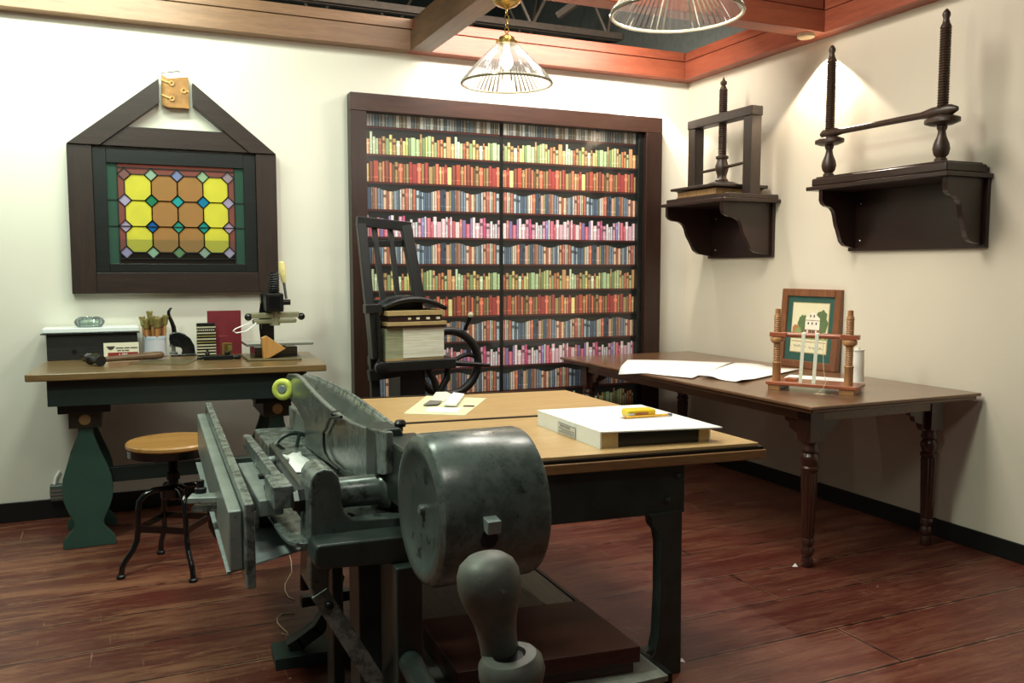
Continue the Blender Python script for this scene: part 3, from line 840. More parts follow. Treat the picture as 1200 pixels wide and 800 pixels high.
for i in range(12):
    a_ = 2 * PI * i / 12 + .2; rr = .043 if i % 2 else .022
    tx, ty = mx + math.cos(a_) * rr, my + math.sin(a_) * rr
    lean = .09
    if proto is None:
        proto = thing('finishing_tool', (tx, ty, DZ + .012), tool_lab, 'finishing tool', 'finishing tools in the cup')
        o = V((tx, ty, DZ + .012))
        MB().lathe(o, (0, 0, 1), [(0, .004), (.05, .008), (.12, .0105), (.145, .009), (.16, .006)], 10).build('shank', tw, proto)
        MB().lathe(o, (0, 0, 1), [(.155, .007), (.16, .0135), (.19, .0145), (.205, .018), (.212, .016), (.212, 0)], 10).build('brass_head', BRASSDULL, proto)
        t = proto
    else:
        t = copy_tree(proto); t.location = (tx, ty, DZ + .012 + tr_.uniform(-.006, .012) + (.03 if i == 4 else 0))
    t.rotation_euler = (-math.sin(a_) * lean * rr / .036, math.cos(a_) * lean * rr / .036, 0)
    if i == 4: t['label'] = 'finishing tool standing tallest above all others in the lilac cup'; 
    if i == 4 and 'group' in t: del t['group']

# seal embosser
se = thing('seal_embosser', at(213, 416, 'y', 5.27), 'black cast seal press with an upright curved lever on the desk', 'embosser')
ex, ey = at(200, 416, 'y', 5.26).x, 5.26
ex1_ = at(230, 416, 'y', 5.26).x
q = lambda px, py: at(px, py, 'y', ey)
def embz(px, py):
    p = q(px, py); return (p.x, p.z + (DZ - q(213, 417.5).z))
base = MB().box(ex, ex1_, ey - .03, ey + .03, DZ, DZ + .012)
base.build('base', BLACKGLOSS, se, bevel=0.004)
body = [embz(*p) for p in [(229, 415), (227.5, 405), (223, 397), (216, 391.5), (208, 389.5), (203, 390), (198.5, 392), (198, 398), (199, 404), (203.5, 406.5), (208, 407), (212, 408), (213.5, 411), (212.5, 415)]]
MB().prism([(x, ey - .022, z) for x, z in body], (0, .044, 0)).build('arm', BLACKGLOSS, se, bevel=0.006, segs=3)
lv = [embz(*p) for p in [(204.5, 391), (203.5, 384), (201, 377), (198, 371), (197.5, 366), (199.5, 362.5), (201.5, 361.5)]]
MB().tube([(x, ey, z) for x, z in lv], [.014, .013, .011, .010, .009, .0065, .004], 12).build('lever', BLACKGLOSS, se)
die = [embz(200, 408), embz(216, 413)]
MB().lathe(((embz(203, 400)[0]), ey, DZ + .012), (0, 0, 1), [(0, .022), (.012, .022), (.014, .012), (.04, .012), (.042, .02), (.06, .02)], 18).build('die', STEELB, se)

# ribbed type case
tc = thing('type_case', at(242, 417, 'y', 5.2), 'upright black rack of pale brass type strips leaning on the red book', 'rack')
tx0, tx1 = at(231.5, 417, 'y', 5.2).x, at(253, 417, 'y', 5.2).x
tzt = at(242, 378.5, 'y', 5.2).z
MB().box(tx0, tx1, 5.2, 5.235, DZ, tzt).build('rack_body', BLACKIRON, tc, bevel=0.002)
ns = 10
TYPEM = plain('type_metal', (186, 180, 152), 0.4)
for i in range(ns):
    z = DZ + .008 + i * (tzt - DZ - .035) / (ns - 1)
    m = MB()
    if i == ns - 2:
        for k in range(9): m.box(tx0 - .001 + k * (tx1 - tx0) / 9, tx0 - .001 + (k + .6) * (tx1 - tx0) / 9, 5.192, 5.21, z, z + .009)
    else: m.box(tx0 - .002, tx1 + .002, 5.193, 5.21, z, z + .0075)
    m.build('type_strip', TYPEM if i not in (4, 6) else BRASSDULL, tc)
# red book
rb = thing('red_book', at(264, 416, 'y', 5.26), 'tall dark red cloth-bound book standing upright on the desk', 'book')
rx0, rx1 = at(244.5, 416, 'y', 5.25).x, at(283.5, 416, 'y', 5.25).x; rzt = at(264, 364, 'y', 5.25).z
MB().box(rx0, rx1, 5.25, 5.253, DZ, rzt).build('front_board', REDCLOTH, rb, bevel=0.001)
MB().box(rx0, rx1, 5.275, 5.278, DZ, rzt).build('back_board', REDCLOTH, rb, bevel=0.001)
MB().box(rx0 + .004, rx1 - .006, 5.253, 5.275, DZ + .004, rzt - .004).build('pages', PAGES, rb)
MB().box(rx1 - .003, rx1, 5.251, 5.277, DZ, rzt).build('spine', plain('red_spine', (84, 18, 28), 0.5), rb, bevel=0.001)
MB().box(rx0 + .055, rx0 + .105, 5.2492, 5.2502, DZ + .105, DZ + .11).build('stamped_line', plain('faded_stamp', (150, 70, 70), 0.5), rb)
# brass cup
bc = thing('brass_die', at(266, 418, 'y', 5.13), 'small square brass die block before the red book', 'die')
c0 = at(266.5, 418, 'y', 5.13); bzt = at(266, 401.5, 'y', 5.13).z
MB().obox((c0.x, 5.13, (DZ + bzt) / 2), (.047, .04, bzt - DZ), .25).build('block', BRASS, bc, bevel=0.003)
MB().obox((c0.x + .012, 5.112, DZ + (bzt - DZ) * .6), (.022, .012, .03), .25).build('stamp_face', BRASSDULL, bc, bevel=0.002)
# type holder
th = thing('type_holder', at(258, 424, 'y', 4.95), 'flat dark iron type holder lying near the desk front edge', 'tool')
p0, p1 = D(231, 422.5), D(284, 421); yy = 4.96
p0 = V((at(233, 422, 'y', yy).x, yy, DZ)); p1 = V((at(279, 422, 'y', yy).x, yy - .02, DZ))
dd = p1 - p0
m = MB(); m.bar(p0 + dd * .12 + V((0, 0, .012)), p0 + dd * .86 + V((0, 0, .012)), .045, .024); m.build('holder_bar', BLACKIRON, th, bevel=0.003)
m = MB(); m.tube([p0 + V((-.01, 0, .012)), p0 + dd * .05 + V((0, 0, .012)), p0 + dd * .13 + V((0, 0, .014))], [.006, .011, .007], 10); m.build('end_knob', BLACKIRON, th)
m = MB(); m.tube([p0 + dd * .85 + V((0, 0, .013)), p0 + dd * .95 + V((0, 0, .012)), p1 + V((.012, 0, .012))], [.007, .014, .009], 10); m.build('end_knob', BLACKIRON, th)
m = MB(); m.lathe(p0 + dd * .22 + V((0, 0, .024)), (0, 0, 1), [(0, .012), (.012, .012), (.018, .007), (.03, .006), (.03, 0)], 14); m.lathe(p0 + dd * .72 + V((0, 0, .024)), (0, 0, 1), [(0, .014), (.01, .014), (.016, .016), (.022, .01), (.022, 0)], 14); m.build('clamp_screw', BLACKIRON, th)
# dark sheet on the desk
a1, a2, a3, a4 = (0.0, 4.90), (0.27, 4.74), (0.36, 5.02), (0.12, 5.08)
sh = MB(); sh.slab([a1, a2, a3, a4], DZ, DZ + .0025)
tag(sh.build('leather_piece', plain('olive_leather', (92, 82, 54), 0.4)), 'flat olive-brown piece of leather lying right of the hammer', 'leather')

# hot stamping press
hp = thing('hot_stamping_press', (0.76, 4.93, DZ), 'black and beige hand-lever hot stamping press at the right end of the desk', 'press')
yp = 4.93
def H(px, py, y=yp):
    p = at(px, py, 'y', y); return p
t0, t1 = at(291, 425, 'y', 4.76), at(355, 422, 'y', 4.70)
MB().slab([(t0.x, 4.79), (t1.x, 4.73), (t1.x + .04, 5.06), (t0.x - .0, 5.12)], DZ, DZ + .012).build('base_tray', plain('tan_metal_tray', (112, 100, 72), 0.35, 0.3), hp, bevel=0.004)
b0, b1 = H(296, 418), H(345, 416)
MB().box(b0.x, b1.x, 4.835, 5.04, DZ + .012, DZ + .068).build('bed_block', BLACKGLOSS, hp, bevel=0.003)
g0, g1 = H(286, 404), H(363, 404)
zpl = DZ + .076
MB().box(g0.x, g1.x, 4.82, 5.06, zpl, zpl + .014).build('glass_plate', plain('grey_glass_plate', (120, 124, 118), 0.12, 0.3, 0.6), hp, bevel=0.003)
MB().box(b0.x + .06, b1.x - .06, 4.86, 5.02, DZ + .068, zpl).build('table_carrier', BLACKIRON, hp)
c0, c1 = H(309, 400), H(324, 400); zc = H(317, 345).z
MB().box(c0.x, c1.x, 5.0, 5.055, zpl + .014, zc).build('column', BLACKGLOSS, hp, bevel=0.004)
h0, h1 = H(310, 365), H(330, 343)
MB().box(h0.x, h1.x, 4.86, 5.05, h0.z, h1.z).build('head', BLACKIRON, hp, bevel=0.008)
MB().box(h0.x + .01, h1.x - .02, 4.845, 4.87, h0.z + .01, h1.z - .012).build('head_cover', BLACKGLOSS, hp, bevel=0.004)
s0 = H(321, 343); s1 = H(320, 321); rad = (H(327.5, 330).x - H(314, 330).x) / 2
sp = []; L = s1.z - s0.z; kk = 8
for i in range(kk * 16 + 1):
    t = i / 16 * 2 * PI; sp.append((s0.x + math.cos(t) * rad * .9, yp + math.sin(t) * rad * .9, s0.z + L * i / (kk * 16)))
MB().tube(sp, .0045, 6).build('spring', BLACKIRON, hp)
MB().cyl((s0.x, yp, s0.z - .01), (s0.x, yp, s1.z + .008), rad * .6).build('spring_core', BLACKIRON, hp)
a0, a1 = H(294, 370), H(350, 368)
MB().bar(a0, a1, .05, .030).build('heater_bar', BEIGEMET, hp, bevel=0.005)
a0b, a1b = H(296, 377), H(347, 375)
MB().bar(a0b, a1b, .046, .026).build('heater_plate', BEIGEMET, hp, bevel=0.008)
MB().cyl(H(322, 381), H(322, 363), .028, n=20).build('heater_collar', BEIGEMET, hp)
for px, py in ((291, 371.5), (353, 370.5)):
    MB().sphere(H(px, py), .021).build('ball_knob', BLACKGLOSS, hp)
ax = H(330, 354)
MB().cyl(V((h1.x - .01, 4.93, ax.z)), V((H(340, 354).x, 4.93, ax.z)), .016, n=16).build('lever_hub', BLACKIRON, hp)
lr = H(335.5, 350); lm = H(332.5, 329); lt = H(329.5, 306)
lv = MB().tube([lr, lm], .008, 10).build('lever', STEELB, hp)
MB().tube([lm + (lr - lm) * .1, lm, lm + (lt - lm) * .3, lm + (lt - lm) * .75, lm + (lt - lm) * .95, lt], [.009, .013, .017, .019, .016, .006], 14).build('lever_grip', IVORY, lv)
MB().tube([H(311, 352, 5.0), H(306, 356, 5.0), H(304.5, 368, 5.0), H(305, 385, 5.0), H(306.5, 398, 5.0)], .006, 8).build('cable', BLACKGLOSS, hp)
MB().tube([H(295, 378, 4.9), H(286, 381, 4.86), H(276, 385, 4.82), H(273, 388, 4.8), H(277, 390, 4.8), H(288, 388, 4.83), H(298, 381, 4.88), H(300, 378, 4.9)], .0032, 8).build('white_cable', PAPER, hp)
# wooden corner block on the press tray
wy = 4.775
wd = [at(*p, 'y', wy) for p in ((309, 420), (307, 396), (313, 393.5), (335, 408), (316, 419))]
off = DZ + .0125 - min(p.z for p in wd)
m = MB().prism([(p.x, wy, p.z + off) for p in wd][::-1], (0, .05, 0))
tag(m.build('corner_block', PINEW, bevel=0.002), 'orange-brown triangular wooden corner block on the press tray', 'wood block')

# ------------------------------------------------------------------ stool
st = thing('stool', (0.176, 4.275, 0), 'round wooden-seated stool with four black bent metal legs', 'stool')
sc_ = V((0.176, 4.275, 0))
MB().lathe(sc_, (0, 0, 1), [(.582, 0), (.582, .196), (.59, .203), (.602, .203), (.609, .196), (.609, 0)], 48).build('seat', STOOLWOOD, st)
MB().lathe(sc_, (0, 0, 1), [(.545, 0), (.545, .188), (.55, .199), (.582, .2), (.582, 0)], 48).build('seat_pan', BLACKGLOSS, st)
MB().lathe(sc_, (0, 0, 1), [(.34, .0), (.34, .022), (.42, .022), (.425, .03), (.455, .03), (.46, .024)] + [(h + .46, r) for h, r in thread(.085, .008, .021, .024)] + [(.545, .0)], 24).build('post', BLACKIRON, st)
MB().lathe(sc_, (0, 0, 1), [(.33, 0), (.33, .04), (.345, .062), (.385, .062), (.4, .035), (.4, 0)], 28).build('hub', BLACKGLOSS, st)
ang0 = math.atan2(4.214 - 4.275, -0.069 - 0.176)
for k in range(4):
    a_ = ang0 + k * PI / 2
    f = lambda r, z: (sc_.x + math.cos(a_) * r, sc_.y + math.sin(a_) * r, z)
    MB().tube([f(.04, .385), f(.09, .385), f(.13, .37), f(.155, .34), f(.163, .29), f(.165, .22), f(.17, .165), f(.19, .12), f(.225, .075), f(.238, .05), f(.245, .012)], [.013] * 11, 10).build('leg', BLACKGLOSS, st)
    MB().lathe(f(.246, 0), (0, 0, 1), [(0, .019), (.012, .02), (.018, .014), (.018, 0)], 16).build('foot_cap', BLACKIRON, st)
    b2 = ang0 + (k + 1) * PI / 2
    p0, p1 = V(f(.168, .215)), V((sc_.x + math.cos(b2) * .168, sc_.y + math.sin(b2) * .168, .215))
    mid = (p0 + p1) / 2; mid = mid + (mid - V((sc_.x, sc_.y, .215))) * .06
    MB().bar(p0, p1, .008, .03).build('brace', BLACKGLOSS, st)
# power strip at the wall behind the trestle
ps = at(67, 580, 'y', YB)
o = MB().box(ps.x - .03, ps.x + .075, YB - .07, YB - .013, .11, .20)
ob = thing('outlet_box', (ps.x + .02, YB - .05, .1), 'small grey outlet box low on the wall behind the left trestle', 'outlet')
o.build('box', plain('grey_outlet', (92, 104, 98), 0.35, 0.3), ob, bevel=0.006)
m = MB()
for z in (.125, .145, .165): m.box(ps.x - .032, ps.x + .07, YB - .073, YB - .07, z, z + .008)
m.build('ribs', STEELB, ob)
MB().tube([(ps.x - .01, YB - .04, .2), (ps.x, YB - .03, .24), (ps.x + .02, YB - .018, .27)], .008, 8).build('cable', PAPER, ob)

# ------------------------------------------------------------------ wall shelves on scroll brackets
def scroll(x0, zt, xw, zb):
    """scroll outline from the front top (x0, zt) to the wall foot (xw, zb)"""
    W = xw - x0; Hh = zt - zb
    u = [(0, 0), (0, .17), (.04, .23), (.12, .27), (.22, .28), (.30, .31), (.36, .36), (.40, .44), (.42, .52), (.45, .60), (.50, .68), (.55, .78), (.60, .88), (.70, .95), (.82, .97), (1.0, 1.0), (1.0, 0)]
    return [(x0 + a * W, zt - b * Hh) for a, b in u]
def wall_shelf(y0, y1, x0, zt, zb, yp0, yp1, label, grp):
    r = thing('wall_shelf', (XR - .02, (y0 + y1) / 2, zb), label, 'shelf', grp)
    MB().box(x0, XR - .001, y0, y1, zt - .022, zt).build('shelf_board', SHELFWOOD, r, bevel=0.004)
    MB().box(XR - .024, XR - .001, yp0, yp1, zb, zt - .022).build('back_board', SHELFWOOD, r, bevel=0.003)
    for yy in (yp0 + .02, yp1 - .055):
        MB().prism([(x, yy, z) for x, z in scroll(x0 + .045, zt - .022, XR - .024, zb + .015)], (0, .03, 0)).build('scroll_bracket', SHELFWOOD, r, bevel=0.002)
    for yy in (yp0 + .07, yp1 - .09):
        for zz in (zb + .06, zt - .09):
            MB().sphere((XR - .026, yy, zz), .007, (.5, 1, 1), 10).build('screw_head', STEELB, r)
    return r
wall_shelf(2.905, 3.83, 3.545, 1.868, 1.508, 2.918, 3.80, 'longer dark wall shelf on scroll brackets, nearer the camera on the right wall', 'wall shelves')
wall_shelf(4.395, 5.09, 3.415, 1.853, 1.482, 4.445, 5.125, 'shorter dark wall shelf on scroll brackets near the room corner', 'wall shelves')

# big sewing press on the longer shelf
sp_ = thing('sewing_press', (3.7, 3.37, 1.868), 'tall dark antique sewing press with two threaded posts on the longer wall shelf', 'press')
MB().box(3.565, 3.85, 2.925, 3.81, 1.868, 1.914).build('base_board', SHELFWOOD, sp_, bevel=0.01)
MB().box(3.58, 3.84, 2.945, 3.79, 1.914, 1.922).build('base_moulding', SHELFWOOD, sp_, bevel=0.003)
sx = 3.62
for yy in (3.735, 3.005):
    prof = [(0, 0), (0, .030), (.012, .030), (.02, .022), (.035, .034), (.06, .040), (.085, .036), (.12, .022), (.145, .017), (.16, .024), (.17, .024), (.178, .02)]
    prof += thread(.46, .0125, .022, .027, .185) + [(.65, .018), (.66, .016), (.672, .013), (.69, .019), (.70, .018), (.715, .008), (.722, 0)]
    MB().lathe((sx, yy, 1.922), (0, 0, 1), prof, 24).build('screw_post', SCREWWOOD, sp_)
    m = MB(); m.lathe((sx, yy, 2.095), (0, 0, 1), [(0, 0), (0, .04), (.012, .066), (.03, .066), (.042, .045), (.042, 0)], 24)
    for v in m.b.verts: v.co.y = yy + (v.co.y - yy) * 1.35
    m.build('wooden_nut', SCREWWOOD, sp_, bevel=0.002)
cb = MB()
cb.tube([(sx, 3.80, 2.162), (sx, 3.775, 2.162), (sx, 3.70, 2.162), (sx, 3.64, 2.16), (sx, 3.4, 2.16), (sx, 3.13, 2.16), (sx, 3.06, 2.162), (sx, 2.96, 2.162), (sx, 2.925, 2.162)], [.012, .026, .026, .016, .016, .017, .027, .027, .012], 14)
cb.build('crossbar', SCREWWOOD, sp_)

# nipping press with a book on the shorter shelf
XP = 3.665
npz = 1.853
np_ = thing('screw_press', (XP, 4.76, npz), 'dark wooden screw press with square frame on the shorter wall shelf', 'press')
MB().box(3.45, 3.85, 4.40, 5.075, npz, npz + .03).build('base_board', PRESSWOOD, np_, bevel=0.004)
for a, c in ((4.405, 4.485), (5.0, 5.075)):
    MB().box(XP - .04, XP + .04, a, c, npz + .03, 2.372).build('upright', PRESSWOOD, np_, bevel=0.004)
MB().box(XP - .045, XP + .045, 4.40, 5.08, 2.372, 2.432).build('top_beam', PRESSWOOD, np_, bevel=0.005)
pz = npz + .075
MB().hexa([(3.42, 4.50, pz + .004), (3.85, 4.50, pz), (3.85, 4.985, pz), (3.42, 4.985, pz + .004)], [(3.42, 4.50, pz + .022), (3.85, 4.50, pz + .022), (3.85, 4.985, pz + .022), (3.42, 4.985, pz + .022)]).build('platen', PRESSWOOD, np_, bevel=0.004)
MB().lathe((XP, 4.745, pz + .022), (0, 0, 1), [(0, 0), (0, .13), (.012, .13), (.034, .08), (.034, 0)], 8).build('platen_block', PRESSWOOD, np_, smooth=20)
prof = [(0, 0), (0, .042), (.014, .044), (.022, .034), (.04, .030), (.06, .036), (.085, .044), (.11, .044), (.13, .036), (.15, .032), (.158, .042), (.17, .042), (.178, .028)]
prof += thread(.425, .0125, .024, .029, .185) + [(.625, .018), (.632, .012), (.645, .022), (.658, .022), (.668, .010), (.69, .002), (.69, 0)]
zs = pz + .056
MB().lathe((XP, 4.745, zs), (0, 0, 1), prof, 24).build('screw', SCREWWOOD, np_)
MB().tube([(XP, 4.975, zs + .088), (XP, 4.94, zs + .09), (XP, 4.745, zs + .096), (XP, 4.55, zs + .104), (XP, 4.52, zs + .106)], [.006, .010, .012, .010, .007], 10).build('turning_bar', SCREWWOOD, np_)
ob = thing('old_book', (3.6, 4.75, npz + .03), 'old book with brown page edges clamped in the wooden screw press', 'book')
MB().box(3.455, 3.84, 4.53, 4.96, npz + .030, npz + .034).build('lower_board', LEATHER, ob)
MB().box(3.46, 3.83, 4.54, 4.955, npz + .034, pz - .005).build('page_block', PAGEOLD, ob)
MB().box(3.455, 3.84, 4.53, 4.96, pz - .005, pz - .001).build('upper_board', LEATHER, ob)

# ------------------------------------------------------------------ long table against the right wall
TZ = .795
tb = thing('long_table', (3.3, 4.15, 0), 'long dark mahogany table on turned legs along the right wall', 'table')
m = MB(); m.slab([(2.755, 2.90), (3.845, 2.90), (3.845, 5.33), (2.755, 5.33)], TZ - .016, TZ)
m.build('table_top', MAHOG_Y, tb, bevel=0.005)
MB().slab([(2.775, 2.92), (3.84, 2.92), (3.84, 5.32), (2.775, 5.32)], TZ - .036, TZ - .016).build('edge_moulding', MAHOG_Y, tb, bevel=0.008, segs=3)
MB().box(2.872, 2.897, 3.04, 5.2, TZ - .095, TZ - .036).build('apron', MAHOG_Y, tb, bevel=0.002)
MB().box(3.69, 3.715, 3.04, 5.2, TZ - .095, TZ - .036).build('apron', MAHOG_Y, tb, bevel=0.002)
MB().box(2.88, 3.71, 3.025, 3.05, TZ - .095, TZ - .036).build('apron', MAHOG_Y, tb, bevel=0.002)
MB().box(2.88, 3.71, 5.19, 5.215, TZ - .095, TZ - .036).build('apron', MAHOG_Y, tb, bevel=0.002)
def flute(i): return 1.0 if i % 3 else 0.9
for lx, ly in ((2.905, 3.062), (3.69, 3.062), (2.905, 5.18), (3.69, 5.18)):
    lg = MB().box(lx - .043, lx + .043, ly - .043, ly + .043, .60, TZ - .036).build('leg', MAHOG_Z, tb, bevel=0.003)
    MB().lathe((lx, ly, 0), (0, 0, 1), [(0, 0), (0, .022), (.01, .027), (.03, .027), (.05, .02), (.06, .028), (.075, .032), (.09, .026), (.1, .023), (.115, .03), (.13, .03), (.14, .026)], 24).build('leg_foot', MAHOG_Z, lg)
    MB().lathe((lx, ly, 0), (0, 0, 1), [(.14, .026), (.16, .03), (.30, .034), (.44, .038), (.455, .036)], 36, mod=flute).build('leg_shaft', MAHOG_Z, lg, smooth=25)
    MB().lathe((lx, ly, 0), (0, 0, 1), [(.455, .034), (.465, .042), (.478, .042), (.486, .034), (.50, .038), (.52, .044), (.535, .040), (.548, .032), (.556, .042), (.568, .042), (.578, .036), (.60, .038)], 28).build('leg_collar', MAHOG_Z, lg)
    # ogee corbels
    for dx, dy_ in ((1 if lx < 3.3 else -1, 0), (0, 1 if ly < 4 else -1)):
        if dx: prof = [(lx + dx * a, ly - .015, z) for a, z in ((.04, .60), (.07, .60), (.075, .63), (.10, .638), (.125, .65), (.13, .672), (.155, .68), (.16, .702), (.04, .702))]; e = (0, .03, 0)
        else: prof = [(lx - .015, ly + dy_ * a, z) for a, z in ((.04, .60), (.07, .60), (.075, .63), (.10, .638), (.125, .65), (.13, .672), (.155, .68), (.16, .702), (.04, .702))]; e = (.03, 0, 0)
        MB().prism(prof, e).build('corbel', MAHOG_Z, lg)

# papers on the table
def T(px, py, dz=0.0): return at(px, py, 'z', TZ + dz)
def sheet(name, rows, label, cat, mat=PAPER, group=None, th=.0016):
    o = MB().grid(rows).build(name, mat, smooth=60, solid=th)
    return tag(o, label, cat, group)
e = .003
def lerp(a, b, t): return a + (b - a) * t
pl_, pr_ = T(735, 422.5, e), T(862, 427.5, e); nl, nr = T(731, 435, e), T(806, 444.5, e)
fl_, fr_ = pl_, T(850, 421.7, e)
rows = []
for i in range(9):
    t = i / 8
    a = lerp(V((3.06, 4.93, TZ + e)), V((2.70, 4.45, TZ + e)), t); b2 = lerp(V((3.60, 4.52, TZ + e)), V((2.86, 3.93, TZ + e)), t)
    row = []
    for j in range(13):
        s = j / 12
        p = lerp(a, b2, s)
        z = TZ + e + .006 * math.sin(s * 5 + t * 2) * max(0, 1 - abs(t - .5)) * .6 + .003
        if p.x < 2.76: z = TZ + .004 - (2.76 - p.x) * .45
        else: z += .0
        row.append((p.x, p.y, z))
    rows.append(row)
sheet('paper_sheet', rows, 'big white paper sheet drooping over the front edge of the long table', 'paper', group=None)
rows = []
for i in range(6):
    t = i / 5
    a = lerp(V((3.55, 4.42, 0)), V((2.93, 3.98, 0)), t); b2 = lerp(V((3.72, 4.02, 0)), V((3.00, 3.68, 0)), t)
    rows.append([(*(lerp(a, b2, j / 8).xy), TZ + .008 + (.010 if j == 8 and i == 5 else 0) + .004 * math.sin(j * .8) + (.006 if j < 4 else 0)) for j in range(9)])
sheet('paper_sheet', rows, 'white paper sheet lying between the drooping sheet and the sewing frame', 'paper')
pst = MB(); pst.slab([(3.165, 3.60), (3.375, 3.24), (3.62, 3.48), (3.44, 3.80)], TZ, TZ + .012)
tag(pst.build('folded_paper', PAPER, bevel=.001), 'thin stack of folded white paper lying behind the small sewing frame', 'paper')

# small table sewing frame
sA, sB = V((2.955, 3.44, TZ)), V((3.19, 3.065, TZ))
sd = (sB - sA).normalized(); sn = V((-sd.y, sd.x, 0)); SL = (sB - sA).length; SW = .185
sf = thing('sewing_loom', (sA + sd * SL / 2 + sn * SW / 2), 'small light wooden bookbinding sewing frame with two cloth tapes on the long table', 'sewing frame')
def S(u, v, z): p = sA + sd * u + sn * v; return V((p.x, p.y, TZ + z))
m = MB(); m.hexa([S(0, 0, .026), S(SL, 0, .026), S(SL, SW, .026), S(0, SW, .026)], [S(0, 0, .044), S(SL, 0, .044), S(SL, SW, .044), S(0, SW, .044)])
m.build('base_board', CHERRY, sf, bevel=0.004)
for u0, u1 in ((.01, .07), (SL - .085, SL - .015)):
    MB().hexa([S(u0, .008, 0), S(u1, .008, 0), S(u1, SW - .008, 0), S(u0, SW - .008, 0)], [S(u0, .008, .026), S(u1, .008, .026), S(u1, SW - .008, .026), S(u0, SW - .008, .026)]).build('foot', BEECH, sf, bevel=0.002)
postu = (.042, SL - .05)
for u in postu:
    o = S(u, .045, .044)
    prof = [(0, .021), (.085, .021), (.088, .023), (.094, .023), (.097, .019)] + thread(.235, .0095, .0165, .0195, .10) + [(.338, .016), (.34, .0135), (.365, .0135), (.368, 0)]
    MB().lathe(o, (0, 0, 1), [(0, 0)] + prof, 24).build('screw_post', BEECH, sf)
    MB().lathe(o, (0, 0, 1), [(.192, 0), (.192, .022), (.2, .033), (.213, .036), (.222, .032), (.224, 0)], 24).build('nut', BEECH, sf)
p0, p1 = S(postu[0] - .035, .045, .280), S(postu[1] + .045, .045, .280)
m = MB(); L2 = (p1 - p0)
m.bar(p0, p0 + L2 * .2, .042, .022); m.bar(p0 + L2 * .8, p1, .042, .022)
m.tube([p0 + L2 * .15, p0 + L2 * .5, p0 + L2 * .85], .0135, 12)
m.build('crossbar', CHERRY, sf, bevel=0.002)
for u in (.17, .235):
    m = MB(); b0 = S(u, -.002, .03); t0 = S(u + .006, .030, .285)
    m.bar(S(u, .0135, .044), t0, .017, .0025, sn)
    m.build('tape', TAPE, sf)
    m = MB(); m.bar(S(u - .006, .045, .280), S(u + .018, .045, .280), .031, .031); m.build('tape_loop', TAPE, sf, bevel=.008)
MB().hexa([S(.085, .05, .044), S(.14, .05, .044), S(.14, .10, .044), S(.085, .10, .044)], [S(.085, .05, .06), S(.14, .05, .06), S(.14, .10, .06), S(.085, .10, .06)]).build('key_block', CHERRY, sf, bevel=.002)
m = MB(); m.tube([S(.265, .04, .28), S(.275, .02, .22), S(.285, -.004, .12), S(.30, -.012, .06), S(.29, -.02, .03), S(.27, -.03, .006), S(.25, -.03, .003), S(.27, -.045, .003), S(.30, -.05, .003), S(.31, -.035, .003), S(.28, -.03, .003)], .0014, 6)
m.build('loose_thread', THREADM, sf)
# thread spool
so = V((3.49, 3.355, TZ + .012))
sl = thing('thread_spool', so, 'tall white spool of thread behind the right post of the sewing frame', 'spool')
MB().lathe(so, (0, 0, 1), [(0, 0), (0, .038), (.006, .038), (.008, .034), (.172, .031), (.174, .035), (.18, .035), (.18, 0)], 24).build('thread_winding', plain('white_thread', (236, 232, 220), 0.6), sl)
MB().lathe(so, (0, 0, 1), [(.18, 0), (.18, .012), (.19, .012), (.19, 0)], 16).build('core', CREAM, sl)

# framed picture leaning on the wall
pb = V((3.795, 4.305, TZ)); pt = V((XR - .012, 4.31, TZ + .49))
fu = V((.028, -.465, 0)).normalized(); fv = (V((XR - .040, 0, TZ + .49)) - V((3.795, 0, TZ))).normalized(); fn = fu.cross(fv).normalized() 
if fn.x > 0: fn = -fn
FW, FH, FB = .468, .49, .046
fp = thing('framed_picture', pb + fu * FW / 2, 'wood-framed green-matted picture of a pale house leaning on the right wall', 'picture')
def Fp(u, v, d): return pb + fu * u + fv * v + fn * d
def fbox(u0, u1, v0, v1, d0, d1):
    return MB().hexa([Fp(u0, v0, d0), Fp(u1, v0, d0), Fp(u1, v1, d0), Fp(u0, v1, d0)], [Fp(u0, v0, d1), Fp(u1, v0, d1), Fp(u1, v1, d1), Fp(u0, v1, d1)])
PF = wood('picture_frame_wood', (98, 56, 36), (140, 92, 60), 'z', 0.35, coat=.2)
for q in ((0, FB, 0, FH), (FW - FB, FW, 0, FH), (FB, FW - FB, 0, FB), (FB, FW - FB, FH - FB, FH)):
    fbox(*q, -.024, .012).build('frame_side', PF, fp, bevel=.005)
fbox(FB, FW - FB, FB, FH - FB, -.012, -.004).build('mat_board', plain('green_mat', (44, 84, 74), 0.6), fp)
mu, mv = .092, .10
fbox(mu - .005, FW - mu + .005, mv - .005, FH - .088 + .005, -.004, -.0025).build('mat_bevel', plain('gold_bevel', (176, 160, 110), 0.5), fp)
fbox(mu, FW - mu, mv, FH - .088, -.0025, -.001).build('print_paper', plain('print_cream', (226, 216, 180), 0.6), fp)
pu0, pu1, pv0, pv1 = mu, FW - mu, mv, FH - .088
PWd, PHt = pu1 - pu0, pv1 - pv0
def fpoly(name, pts, mat, d=0.0):
    m = MB(); m.prism([Fp(pu0 + a * PWd, pv0 + b * PHt, -.001 + d) for a, b in pts], fn * .0006); return m.build(name, mat, fp, smooth=0)
SK = plain('print_sage', (136, 150, 96), 0.6); TR = plain('print_tree_green', (92, 112, 70), 0.6); HW = plain('print_house_white', (236, 226, 206), 0.6)
BR2 = plain('print_brown', (140, 100, 76), 0.6); DKP = plain('print_dark', (76, 66, 56), 0.6); OR = plain('print_rust', (176, 120, 70), 0.6)
